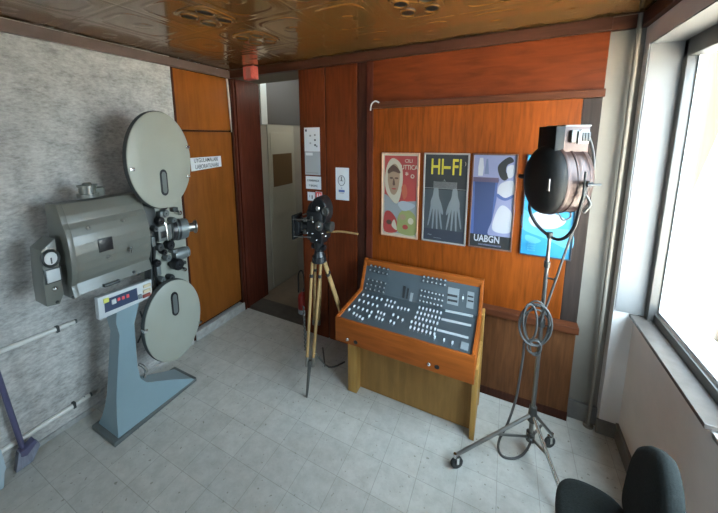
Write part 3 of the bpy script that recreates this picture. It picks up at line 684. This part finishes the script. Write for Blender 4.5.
cl.tube(smooth_path([hit(524,342,1,PYs-.02),hit(523,356,1,PYs-.02),hit(519,382,1,PYs-.03),hit(515,402,1,PYs-.04),hit(507,425,1,PYs-.05),hit(500,438,1,PYs-.07),hit(498.3,448,2,.012),hit(502.5,456,2,.008),hit(513,458.5,2,.008),hit(522,455,2,.010),hit(527.5,448.5,2,.020),hit(531.5,440,1,PYs-.03)],6),.0062,n=8)
tag(cl.build('coiled_cable', M_CABLE), 'dark cable coiled in loops around the stand pole, one loop near the floor', 'cable')

# ================================================================== CINE CAMERA ON TRIPOD
TA = Vector((-1.092,1.72,.955))
tr = thing('tripod', 'wooden film tripod with pale ash legs standing left of the mixing console', 'tripod', (TA.x, TA.y, 0))
MB().cyl(TA+Vector((0,0,-.045)),TA+Vector((0,0,-.005)),.050,.046).cyl(TA+Vector((0,0,-.005)),TA+Vector((0,0,.03)),.040,.030).build('crown', M_BLACK, tr)
MB().cyl(TA+Vector((0,0,.03)),TA+Vector((0,0,.10)),.026,.036).box(TA.x-.045,TA.x+.045,TA.y-.04,TA.y+.04,TA.z+.095,TA.z+.125,bev=.006).cyl(TA+Vector((-.05,0,.06)),TA+Vector((.05,0,.06)),.020).build('pan_head', M_BLACK, tr)
MB().tube(smooth_path([TA+Vector((.03,-.01,.165)),hit(337,231.5,1,1.70),hit(349,232.5,1,1.70),hit(358,234,1,1.70)],5),.0068,n=10).build('pan_handle', W_TRI, tr)
feet = [Vector((-1.10,1.542,.0)), Vector((-.915,1.99,.0)), Vector((-1.385,2.10,.0))]
# leg: two wooden bars that run into a metal spike
def tleg(foot, dA, dB, side, spread, strap=False):
    lg = None
    top = TA+Vector((0,0,-.03))
    jo = foot+(top-foot)*.25
    sd = Vector(side).normalized()
    b1 = MB().tube([top+dA+sd*spread, top.lerp(jo,.10)+dA*.9+sd*spread*.95], .0085, n=8)
    lg = MB().cyl(jo+Vector((0,0,.02)), foot+Vector((0,0,.02)), .014,.008).cyl(foot+Vector((0,0,.02)),foot,.008,.002).build('leg', M_STEELD, tr)
    for s in (1,-1):
        a = top+dA+sd*spread*s; b = jo+sd*.021*s
        MB().tube([a.lerp(b,.02), b], [.0095,.0105], n=10).build('bar', W_TRI, lg)
        k = a.lerp(b,.14); MB().cyl(k, a.lerp(b,.17), .013, n=12).build('bracket', M_BLACK, lg)
        MB().cyl(b.lerp(a,.06), b.lerp(a,-.03), .013, n=12).build('ferrule', M_STEEL, lg)
    return lg
lf = tleg(feet[0], Vector((-.008,-.02,0)), None, (1,.35,0), .030)
tleg(feet[1], Vector((.030,.01,0)), None, (.45,-1,0), .022)
tleg(feet[2], Vector((-.02,.02,0)), None, (1,.4,0), .020)
MB().tube(smooth_path([Vector((-1.10,1.63,.30)),Vector((-1.03,1.72,.13)),Vector((-.97,1.85,.10))],6),.006,n=8).tube([Vector((-1.05,1.70,.145)),Vector((-1.19,1.90,.11))],.006,n=8).build('spreader', M_STEELD, tr)
ch = [hit(303+ (i%2)*.8+ i*.09, 306+i*2.0, 1, 1.66) for i in range(23)]
MB().tube(ch, .006, n=6).build('strap', M_STEELD, tr)

def P_(u, v, y=1.70): return hit(u, v, 1, y)
cmr = thing('film_camera', 'black cine film camera with matte box mounted on the wooden tripod', 'film camera', (TA.x, TA.y, TA.z+.125))
bz = TA.z+.125
c0 = P_(318.5,226); 
bd = MB().box(c0.x-.055,c0.x+.060,c0.y-.06,c0.y+.06,bz,bz+.20,bev=.012).build('body', M_BLACK, cmr)
mg = P_(322,210); 
MB().lathe(Vector((mg.x,mg.y-.045,mg.z)),(0,1,0),[(0,.088),(.004,.094),(.086,.094),(.09,.088)],n=36,eu=.62).lathe(Vector((mg.x-.035,mg.y-.04,mg.z-.01)),(0,1,0),[(0,.070),(.08,.070)],n=32,eu=.75).build('film_magazine', M_BLACK, cmr)
q = P_(325.5,211.5,1.65); MB().lathe(q,(0,-1,0),[(-.01,.030),(.004,.030),(.008,.024),(.006,.018),(.002,.018)],n=24,eu=.8).build('magazine_ring', M_STEELD, cmr)
q = P_(318,208.5,1.645); MB().lathe(q,(0,-1,0),[(-.012,.020),(.006,.020),(.010,.016)],n=20,eu=.75).build('counter_dial', M_CHROME, cmr)
q = P_(319.0,226,1.64); MB().lathe(q,(0,-1,0),[(-.006,.034),(.006,.034),(.010,.028),(.012,.010)],n=24,eu=.8).build('side_dial', M_STEELD, cmr)
MB().lathe(q+Vector((0,-.012,0)),(0,-1,0),[(0,.008),(.005,.006)],n=12).build('dial_centre', M_CHROME, cmr)
L0 = P_(311,226.5,1.69); L1 = P_(300.5,226.5,1.67); ax = (L1-L0).normalized()
MB().lathe(L0-ax*-.0,ax,[(-.03,.050),(.02,.050),(.022,.040),(.05,.040),(.052,.046),(.07,.046)],n=28,eu=.8).build('lens', M_BLACKM, cmr)
mb_ = MB().prism([(L1.x-.032,L1.z-.080),(L1.x-.020,L1.z-.080),(L1.x-.020,L1.z+.080),(L1.x-.032,L1.z+.085)], L1.y-.055, L1.y+.055, 1, bev=.002).build('matte_box', M_BLACKM, cmr)
MB().prism([(L1.x-.020,L1.z-.062),(L1.x+.018,L1.z-.040),(L1.x+.018,L1.z+.040),(L1.x-.020,L1.z+.060)], L1.y-.045, L1.y+.045, 1, bev=.003).build('bellows', M_BLACK, mb_)
for z in (-.056,.060): MB().cyl(L1+Vector((-.02,-.05,z)),L0+Vector((.03,-.05,z)),.004,n=8).build('support_rod', M_STEEL, mb_)
MB().tube(smooth_path([P_(303,215,1.65),P_(307,213.8,1.65),P_(312,216.5,1.65)],4),.004,n=8).build('sunshade_arm', M_STEEL, mb_)
for (u,v) in ((307.3,219),(306.5,231),(313.5,217.5)): MB().box(P_(u,v,1.66).x-.010,P_(u,v,1.66).x+.010,1.63,1.67,P_(u,v,1.66).z-.014,P_(u,v,1.66).z+.014,bev=.003).build('lens_lever', M_STEELD, mb_)
q = P_(329,226.5,1.70); MB().lathe(q-Vector((.025,0,0)),(1,0,0),[(0,.026),(.03,.026),(.035,.034),(.05,.034),(.052,.026)],n=22).build('viewfinder', M_STEELD, cmr)
for (u,v) in ((307.5,233),(312.5,233.5),(316.5,240),(325.5,236),(313,222),(322,233.5)): MB().sphere(P_(u,v,1.638),.0065,n=8).build('screw', M_CHROME, cmr)

# ================================================================== POSTERS
def poster(xa, xb, za, zb, label, frame_m, art, fw=.010):
    y = BY-.012
    t = thing('movie_poster', label, 'poster', ((xa+xb)/2, y, za), 'framed movie posters above the console')
    f = MB().box(xa,xa+fw,y-.016,y,za,zb,bev=.002).box(xb-fw,xb,y-.016,y,za,zb,bev=.002).box(xa,xb,y-.016,y,za,za+fw,bev=.002).box(xa,xb,y-.016,y,zb-fw,zb,bev=.002)
    f.build('frame', frame_m, t)
    x0, x1, z0, z1 = xa+fw, xb-fw, za+fw, zb-fw; w, h = x1-x0, z1-z0
    pm = MB(); mats = []; lay = [0]
    def mi(m):
        if m not in mats: mats.append(m)
        return mats.index(m)
    def U(u, v): return (x0+u*w, z0+(1-v)*h)
    def shape(pts, m, close=False):
        lay[0] += 1; d = y-.007-.0002*lay[0]
        P = [U(*p) for p in pts]
        pm.poly([(a, d, b) for a, b in P], mi(m))
    def ellipse(cu, cv, ru, rv, m, rot=0, n=24):
        pts = []
        for k in range(n):
            a = 2*PI*k/n; p, q = ru*math.cos(a)*w, rv*math.sin(a)*h
            pts.append((cu+(p*math.cos(rot)-q*math.sin(rot))/w, cv+(p*math.sin(rot)+q*math.cos(rot))/h))
        shape(pts, m)
    def blob(pts, m, n=5):
        shape([(p.x,p.y) for p in smooth_path([(a,b,0) for a,b in pts], n, True)], m)
    pm.box(x0,x1,y-.007,y-.002,z0,z1,mi=mi(M_INK))
    txt = []
    def text(body, cu, cv, size, m, sx=1, bold=0): txt.append((body,cu,cv,size,m,sx,bold))
    art(shape, ellipse, blob, text)
    pm.bm.normal_update()
    for fc in pm.bm.faces:
        if fc.normal.y > 0 and abs(fc.normal.y) > .9 and len(fc.verts) != 4: fc.normal_flip()
    pr_ = pm.build('print', mats, t, False)
    for body,cu,cv,size,m,sx,bold in txt:
        P = U(cu,cv); text_mesh('lettering', body, m, size, (P[0], y-.0125, P[1]), (1,0,0), (0,0,1), pr_, sx, bold)
    return t
C = lambda n, c, r=.5: mat('print_'+n, tuple(q*.54 for q in c), r)
cR, cCr, cSk, cOl, cGr, cBr, cBl = C('red',(.50,.055,.045)), C('cream',(.66,.58,.44)), C('skin',(.42,.27,.17)), C('olive',(.34,.36,.12)), C('grey',(.33,.36,.38)), C('brown',(.13,.06,.035)), C('paleblue',(.45,.50,.55))
def art1(shape, ellipse, blob, text):
    shape(((0,0),(1,0),(1,1),(0,1)), cCr)
    shape(((.05,.02),(.97,.02),(.97,.97),(.05,.97)), cR)
    shape(((.05,.60),(.97,.55),(.97,.97),(.05,.97)), cGr)
    blob(((.28,.05),(.12,.14),(.06,.30),(.10,.45),(.25,.55),(.42,.60),(.52,.50),(.58,.30),(.52,.12)), cCr)
    blob(((.30,.12),(.17,.20),(.15,.34),(.24,.47),(.36,.49),(.46,.40),(.49,.24),(.42,.14)), cSk)
    blob(((.15,.19),(.30,.13),(.48,.19),(.49,.23),(.30,.21),(.16,.24)), cBr)
    ellipse(.25,.29,.055,.012,cBr); ellipse(.40,.29,.055,.012,cBr); blob(((.32,.29),(.29,.37),(.36,.37)), cBr); ellipse(.33,.42,.07,.009,cR)
    blob(((.05,.50),(.25,.55),(.40,.66),(.30,.74),(.12,.70)), cGr)
    blob(((.06,.74),(.22,.70),(.42,.80),(.44,.95),(.06,.96)), cR)
    blob(((.50,.72),(.70,.66),(.96,.74),(.96,.96),(.50,.96),(.44,.84)), cOl)
    ellipse(.60,.76,.09,.035,cSk); ellipse(.83,.80,.08,.04,cCr); blob(((.45,.60),(.62,.56),(.94,.60),(.80,.66),(.60,.68)), cBl)
    ellipse(.20,.84,.08,.03,cBr); blob(((.28,.88),(.36,.80),(.44,.93)), cCr); ellipse(.68,.88,.08,.03,cR)
    blob(((.55,.40),(.66,.36),(.72,.47),(.62,.54)), C('orange',(.55,.13,.06)))
    text('CILI', .74, .08, .034, cCr, 1.0); text('UTTICA', .76, .155, .045, cCr, .75, .01)
    text('* o', .78, .25, .06, cCr, .9, .01)
cY, cDk, cSlate, cMid = C('yellow',(.78,.62,.03)), C('offblack',(.022,.021,.020)), C('slate',(.060,.072,.080)), C('handgrey',(.23,.255,.27))
def hand(shape, blob, cx, cy, s, flip):
    f = lambda pts: [(cx+flip*a*s, cy+b*s) for a, b in pts]
    blob(f(((-.10,-.26),(.12,-.26),(.17,-.08),(.26,.10),(.24,.26),(-.20,.28),(-.27,.10),(-.16,-.08))), cMid)
    for i, (a, L_) in enumerate(((-.20,.50),(-.07,.62),(.07,.66),(.20,.56))):
        k = a*1.9
        blob(f(((a-.06,.20),(a+.06,.20),((a+k)/2+.05,.22+L_*.5),(k+.032,.22+L_),(k-.032,.22+L_),((a+k)/2-.05,.22+L_*.5))), cMid)
    blob(f(((.18,.0),(.30,.10),(.44,.34),(.40,.42),(.30,.34),(.16,.20))), cMid)
def art2(shape, ellipse, blob, text):
    shape(((0,0),(1,0),(1,1),(0,1)), cDk)
    shape(((0,.395),(1,.395),(1,1),(0,1)), cSlate)
    shape(((0,.38),(1,.38),(1,.385),(0,.385)), C('rule',(.3,.3,.29)))
    text('HI', .30, .145, .150, cY, .62, .012); text('FI', .76, .145, .150, cY, .62, .012); shape(((.45,.128),(.61,.128),(.61,.158),(.45,.158)), cY)
    for v in (.315,.335,.355,.372): text('lllllllllllllllllllllll', .5, v, .018, C('rule',(.3,.3,.29)), 1.7)
    text('A', .48, .29, .022, C('rule',(.3,.3,.29)))
    hand(shape, blob, .28, .50, .44, 1); hand(shape, blob, .74, .50, .44, -1)
    shape(((.02,.86),(.98,.86),(.98,.985),(.02,.985)), C('navy',(.035,.040,.060)))
    text('~ __', .28, .93, .05, cMid, 1); text(')', .95, .095, .03, cCr)
cLav, cBlu, cDB, cWh = C('lavender',(.33,.35,.56)), C('blue',(.09,.15,.40)), C('deepblue',(.04,.07,.20)), C('white',(.66,.66,.72))
def art3(shape, ellipse, blob, text):
    shape(((0,0),(1,0),(1,1),(0,1)), cBlu)
    shape(((0,0),(1,0),(1,.25),(0,.25)), cLav)
    shape(((.0,.235),(.62,.235),(.62,.285),(0,.285)), C('plum',(.15,.10,.17)))
    shape(((.05,.285),(.55,.285),(.50,.86),(.08,.86)), cDB)
    shape(((.14,.03),(.22,.03),(.25,.13),(.23,.22),(.12,.22),(.11,.13)), cWh); shape(((.30,.04),(.34,.04),(.38,.20),(.27,.20)), C('steelblue',(.20,.24,.40)))
    blob(((.95,.03),(.76,.10),(.68,.20),(.60,.32),(.60,.45),(.56,.58),(.52,.70),(.46,.86),(1.0,.86),(1.0,.10)), cLav)
    blob(((.70,.05),(.85,.015),(.94,.06),(.80,.10),(.78,.17),(.86,.21),(.76,.26),(.64,.22),(.58,.12)), cDk)
    blob(((.80,.12),(.95,.10),(.96,.20),(.84,.23)), cWh)
    blob(((.66,.30),(.95,.26),(.99,.40),(.80,.44),(.62,.42)), cWh); blob(((.60,.62),(.75,.52),(.98,.60),(.98,.80),(.56,.80)), cWh)
    blob(((.62,.40),(.80,.44),(.98,.40),(.98,.43),(.80,.47),(.62,.44)), cBlu)
    shape(((0,.86),(1,.86),(1,1),(0,1)), cDk)
    text('UABGN', .42, .905, .062, cWh, .72, .02); text('llllllllllllllllllll', .5, .97, .014, cLav, 2.2)
cCy, cCyL = C('cyan',(.02,.34,.60)), C('cyanlight',(.12,.48,.70))
def art4(shape, ellipse, blob, text):
    shape(((0,0),(1,0),(1,1),(0,1)), cCy)
    blob(((.0,.55),(.2,.60),(.45,.62),(.7,.70),(1,.72),(1,.9),(.5,.82),(.0,.74)), cCyL)
    blob(((.12,.62),(.35,.54),(.62,.56),(.86,.62),(.70,.70),(.42,.72),(.2,.70)), cWh)
    blob(((.05,.20),(.5,.12),(.95,.2),(.8,.42),(.3,.45)), cCyL)
    blob(((.10,.80),(.4,.84),(.3,.88),(.1,.86)), cCyL)
    for i in range(4): text('lllllll', .22, .88+.025*i, .014, cCyL, 2.0)
Yp = BY-.02
def xz(u, v): p = hit(u, v, 1, Yp); return p.x, p.z
pf_wood = wood('poster_frame_pale', (.46,.27,.17), .8, .4); pf_grey = mat('poster_frame_grey', (.27,.24,.21), .4); pf_brown = wood('poster_frame_brown', (.16,.085,.06), .7, .4); pf_blk = mat('poster_frame_black', (.03,.035,.04), .4)
k = .992
poster(-.806,-.530,1.018,1.635,'red and cream framed poster with a hooded face, leftmost of the posters',pf_wood,art1,.009)
poster(-.500,-.208,1.020,1.638,'black framed poster with yellow HI-FI lettering over two grey hands',pf_grey,art2,.010)
poster(-.190,.064,1.024,1.638,'blue-violet framed poster of a dark-haired white figure with white lettering below',pf_brown,art3,.008)
poster(.108,.372,1.022,1.640,'bright cyan blue poster partly hidden behind the spotlight',pf_blk,art4,.006)

# ------------------------------------------------------------------ notices and signs
def sheet(name, x0, x1, z0, z1, label, cat, m, y=BY-.0118, group=None):
    o = MB().box(x0, x1, y-.002, y, z0, z1).build(name, m, None, False); return tag(o, label, cat, group)
def mark(par, m, x0, x1, z0, z1, y=BY-.0144): return MB().box(x0,x1,y,y+.0008,z0,z1).build('printing', m, par, False)
n = sheet('notice', -1.488,-1.340,1.632,1.825,'white sheet with small scattered symbols, topmost notice on the dark board','notice',M_PAPER)
mark(n,M_INK,-1.478,-1.462,1.793,1.812)
for (x,z,m) in ((-1.43,1.76,M_INKG),(-1.385,1.765,M_INKG),(-1.385,1.725,M_INK),(-1.385,1.685,M_INK),(-1.37,1.675,M_INKG),(-1.43,1.70,M_PAPERG)): mark(n,m,x-.008,x+.008,z-.007,z+.007)
n = sheet('notice', -1.488,-1.340,1.440,1.630,'grey printed sheet directly under the topmost white notice','notice',M_PAPERG)
mark(n,M_PAPER,-1.478,-1.41,1.60,1.622); mark(n,M_INKG,-1.478,-1.36,1.455,1.460)
n = sheet('notice', -1.484,-1.336,1.322,1.428,'white notice with two rows of small print, lowest large sheet in its column','notice',M_PAPER)
text_mesh('printing','E MARMARA',M_INK,.026,(-1.41,BY-.0146,1.392),(1,0,0),(0,0,1),n,.8); text_mesh('printing','Y BASINÇ',M_INK,.026,(-1.41,BY-.0146,1.350),(1,0,0),(0,0,1),n,.8)
n = sheet('sticker', -1.470,-1.398,1.222,1.294,'small white sticker with a dark figure just above the cine camera','sticker',M_PAPER)
mark(n,M_INK,-1.430,-1.420,1.238,1.268); mark(n,M_INKG,-1.452,-1.446,1.25,1.27)
n = sheet('sticker', -1.390,-1.328,1.228,1.302,'small red and white striped sticker right beside the white one','sticker',M_PAPER)
for i in range(3): mark(n,M_INKR,-1.388+i*.022,-1.376+i*.022,1.230,1.290)
mark(n,M_INKR,-1.388,-1.332,1.288,1.300)
n = sheet('notice', -1.198,-1.080,1.252,1.510,'tall white notice with a ring symbol on the right-hand board','notice',M_PAPER)
lg = MB().tube([Vector((-1.145+.030*math.cos(a),BY-.0143,1.408+.040*math.sin(a))) for a in [2*PI*k/28 for k in range(28)]],.0022,closed=True,n=6)
lg.build('ring_symbol',M_INK,n); mark(n,M_INK,-1.162,-1.128,1.404,1.408); MB().cyl((-1.145,BY-.0143,1.405),(-1.145,BY-.0143,1.44),.004,n=6).build('ring_symbol',M_INK,n)
mark(n,M_INKB,-1.172,-1.118,1.316,1.334); mark(n,M_INKB,-1.15,-1.14,1.345,1.352); mark(n,M_INKG,-1.165,-1.125,1.306,1.310)
# sign on the door
o = tag(MB().prism([(1.700,1.586),(2.008,1.586),(2.010,1.492),(1.702,1.476)], LX-.018, LX-.014, 0).build('door_sign', M_PAPER, None, False), 'white two-line lettered sign stuck on the orange door', 'sign')
text_mesh('lettering','UYGULAMALARI',M_INK,.050,(LX-.0135,1.852,1.560),(0,1,0),(0,0,1),o,.66,.005)
text_mesh('lettering','LABORATUVARI',M_INK,.050,(LX-.0135,1.858,1.508),(0,1,.02),(0,0,1),o,.66,.005)
# red alarm
al = thing('alarm_box', 'small red alarm box fixed under the ceiling at the corner post', 'alarm', (-2.0,BY-.06,2.23))
MB().box(-2.045,-1.925,BY-.095,BY-.035,2.235,2.345,bev=.008).build('housing', M_REDBOX, al)
MB().box(-2.01,-1.96,BY-.099,BY-.093,2.245,2.335,bev=.002).build('lens', mat('alarm_lens',(.40,.14,.12),.3), al)
# white hook on the panel rail
hk = [hit(u,v,1,BY-.05) for u,v in ((370.5,110.5),(371.5,104.5),(375,101.2),(379,102.5))]
tag(MB().tube(smooth_path(hk,5),.005,n=8).build('cable_end', M_WPLAST), 'short white cable end bent over the left end of the panel rail', 'cable')
# fire extinguisher
ex = thing('fire_extinguisher', 'small red fire extinguisher on the corridor threshold behind the tripod', 'fire extinguisher', (-1.725,2.40,0))
ec = Vector((-1.725,2.40,.002))
MB().lathe(ec,(0,0,1),[(0,.045),(.005,.050),(.16,.050),(.19,.044),(.21,.022),(.225,.018)],n=24).build('cylinder', M_RED, ex)
MB().lathe(ec,(0,0,1),[(0,.0515),(.045,.0515)],n=24).build('base_ring', M_PAPERG, ex)
MB().cyl(ec+Vector((0,0,.222)),ec+Vector((0,0,.245)),.014).box(ec.x-.03,ec.x+.02,ec.y-.008,ec.y+.008,.245,.256,bev=.002).build('valve', M_STEEL, ex)
MB().tube(smooth_path([ec+Vector((.01,0,.235)),ec+Vector((.03,-.01,.30)),ec+Vector((.02,-.015,.42)),ec+Vector((-.005,-.015,.45)),ec+Vector((-.035,-.015,.40)),ec+Vector((-.035,-.02,.30)),ec+Vector((-.03,-.03,.22))],6),.0075,n=8).build('hose', M_RUBBER, ex)

# ------------------------------------------------------------------ conduits on the left wall
def conduit(a, b, label, name='conduit'):
    a, b = Vector(a), Vector(b)
    o = thing(name, label, 'pipe', (a.x,(a.y+b.y)/2,a.z), 'thin conduits on the stone wall')
    MB().cyl(a, b, .0135, n=12).build('tube', M_CONDUIT, o)
    MB().lathe(b-Vector((0,.03,0)),(0,1,0),[(0,.013),(.04,.013),(.042,.008)],n=12).build('end_fitting', M_PROJM, o)
    MB().box(a.x-.02,a.x+.014,b.y-.09,b.y-.075,b.z-.018,b.z+.018,bev=.003).build('clip', M_PROJD, o)
conduit((LX+.014,-.6,.70),(LX+.014,.80,.648),'upper cream conduit running along the stone wall behind the projector')
conduit((LX+.014,-.6,.098),(LX+.014,.82,.126),'lower cream conduit running along the stone wall just above the skirting')
# ------------------------------------------------------------------ broom and dustpan
br = thing('broom', 'grey-bristled broom with a purple-blue handle leaning on the stone wall', 'broom', (-2.2,.50,0))
A, B = Vector((-2.235,.545,.10)), Vector((-2.225,.36,.66))
MB().tube([hit(23,449,0,-2.225), hit(-14,340,0,-2.24)], .012, n=10).build('handle', M_BROOMH, br)
hp = [(hit(u,v,0,-2.20).y, max(.004,hit(u,v,0,-2.20).z)) for u,v in ((18.5,453),(26,450),(38,441),(40.5,444),(33,461),(20,478),(16.5,476))]
MB().prism(hp, -2.235, -2.195, 0, bev=.005).build('bristles', M_BROOM, br)
MB().prism([(hit(u,v,0,-2.198).y, hit(u,v,0,-2.198).z) for u,v in ((20,452),(25,449),(34.5,439),(37,441.5),(27,455),(21,457))], -2.238, -2.19, 0, bev=.004).build('head_block', M_BROOMH, br)
dp = [(hit(u,v,0,-2.16).y, hit(u,v,0,-2.16).z) for u,v in ((-14,440),(1.5,450),(6.5,468),(5,474))]; dp += [(dp[-1][0]-.01,.001),(dp[0][0],.001)]
tag(MB().prism(dp, -2.20, -2.16, 0, bev=.006).build('dustpan', M_DUST), 'pale blue dustpan cut by the picture edge beside the broom', 'dustpan')

# ================================================================== CHAIR
cx, cy = .345, 1.06
cr = thing('office_chair', 'dark grey upholstered chair by the window wall at the lower right', 'chair', (cx, cy, 0))
def cushion(corners, thick, nrm, name, puff=.012):
    # rounded outline from corner points, swollen in the middle
    pts = smooth_path(corners, 6, True); c = sum(pts, Vector())/len(pts); N = Vector(nrm).normalized()
    rings = []
    for (s, d) in ((.02,.5),(.5,.5),(.85,.47),(.96,.36),(1.0,.15),(1.0,-.15),(.96,-.36),(.85,-.47),(.5,-.5),(.02,-.5)):
        rings.append([c+(p-c)*s+N*(thick*d+ (puff*(1-s*s)*(1 if d > 0 else -1)))*1 for p in pts])
    return MB().rings(rings).build(name, M_CHAIR, cr, True, 70)
SZ = .45
cushion([(.262,1.255,SZ),(.33,1.285,SZ),(.42,1.262,SZ),(.452,1.18,SZ),(.45,.98,SZ),(.40,.90,SZ),(.28,.89,SZ),(.235,.96,SZ),(.232,1.15,SZ)], .055, (0,0,1), 'seat')
bx_ = .47
bx_ = .470
cushion([(bx_+dx, 1.135+(y-1.09)*.72, z) for dx,y,z in ((-.02,1.225,.48),(-.015,1.25,.57),(-.008,1.235,.70),(0,1.187,.765),(.004,1.12,.805),(.004,1.05,.820),(0,.975,.79),(-.006,.92,.73),(-.015,.90,.60),(-.02,.93,.49),(-.02,1.08,.46))], .05, (-1,0,.12), 'backrest')
MB().tube(smooth_path([(.42,1.05,.40),(.50,1.05,.42),(.515,1.05,.52),(.505,1.05,.60)],6),.014,n=10).build('back_bar', M_BLACK, cr)
MB().cyl((cx,cy,.10),(cx,cy,.27),.028).cyl((cx,cy,.27),(cx,cy,.41),.018).box(cx-.08,cx+.08,cy-.08,cy+.08,.40,.418,bev=.005).build('gas_column', M_BLACK, cr)
for i in range(5):
    a = 2*PI*i/5+.9; e = Vector((cx+.20*math.cos(a), cy+.20*math.sin(a), .075))
    l = MB().tube([Vector((cx,cy,.115)), e], [.022,.014], n=10).build('base_arm', M_BLACK, cr)
    MB().lathe((e.x-.012*math.sin(a),e.y+.012*math.cos(a),.03),(math.sin(a),-math.cos(a),0),[(0,.024),(.003,.03),(.021,.03),(.024,.024)],n=18).cyl(e,e+Vector((0,0,-.03)),.007).build('caster', M_RUBBER, l)

# ================================================================== OUTSIDE
bd = MB().box(4.5, 8.5, 3.4, 22, -1.2, 9).build('facade_building', M_BUILD, None, False); tag(bd, 'beige building facade seen through the window', 'building')
struct('ground_outside', MB().box(.9, 60, -30, 60, -1.4, -1.2), M_GROUND)
yw = 6.0; pw = [hit(u,v,1,yw) for u,v in ((655,262),(683,238),(700,196),(722,146),(760,60))]
tag(MB().prism([(pw[0].x,-1.2)]+[(p.x,p.z) for p in pw]+[(pw[-1].x,-1.2)], yw, yw+.2, 1).build('outdoor_wall', M_GROUND, None, False), 'bright white slanting wall outside the window, before the beige facade', 'wall')
g0 = hit(706,333,2,-1.2)
cr2 = thing('parked_car', 'dark parked car outside, low in the window view', 'car', (g0.x, g0.y, -1.2))
body = [(0,-1.0),(0,-.55),(.35,-.40),(.65,.05),(1.9,.08),(2.5,-.40),(3.0,-.5),(3.05,-1.0)]
MB().prism([(g0.y-1.6+y*.6, z) for y, z in body], g0.x, g0.x+1.3, 0, bev=.06).build('body', M_CAR, cr2)
for x in (g0.x+.02,g0.x+1.1):
    for y in (g0.y-1.25,g0.y-.15): MB().lathe((x,y,-.95),(1,0,0),[(0,.17),(0,.25),(.18,.25),(.18,.17)],n=24).build('wheel', M_RUBBER, cr2)

# ================================================================== LIGHT
w = bpy.data.worlds.new('daylight'); S.world = w; w.use_nodes = True
bg = w.node_tree.nodes['Background']; bg.inputs['Color'].default_value = (.66,.85,1.0,1); bg.inputs['Strength'].default_value = 9.0
def portal(loc, size, rot):
    l = bpy.data.lights.new('window_portal','AREA'); l.shape = 'RECTANGLE'; l.size, l.size_y = size; l.cycles.is_portal = True
    o = bpy.data.objects.new('window_portal', l); COL.objects.link(o); o.location = loc; o.rotation_euler = rot
portal((.785,1.335,1.47),(1.40,1.57),(0,PI/2,0))
portal((-.75,FY-.155,1.45),(.5,1.2),(PI/2,0,0))
l = bpy.data.lights.new('sun','SUN'); l.energy = 36; l.color = (1,.93,.82); l.angle = .01
o = bpy.data.objects.new('sun', l); COL.objects.link(o); o.rotation_euler = Vector((.45,-.22,-.87)).to_track_quat('-Z','Y').to_euler()
l = bpy.data.lights.new('corridor_fill','POINT'); l.energy = 2.2; l.color = (1,.93,.8); l.shadow_soft_size = .12  # added point light to brighten the corridor, no fixture behind it
o = bpy.data.objects.new('corridor_fill', l); COL.objects.link(o); o.location = (-1.62,3.1,2.35)

vs = S.view_settings; S.display_settings.display_device = 'sRGB'
vs.view_transform = 'Standard'; vs.look = 'None'; vs.gamma = 1; vs.exposure = 1.5; vs.use_curve_mapping = False
S.cycles.max_bounces = 10; S.cycles.diffuse_bounces = 6; S.cycles.glossy_bounces = 4; S.cycles.transparent_max_bounces = 8
S.cycles.use_denoising = True; S.cycles.sample_clamp_indirect = 6
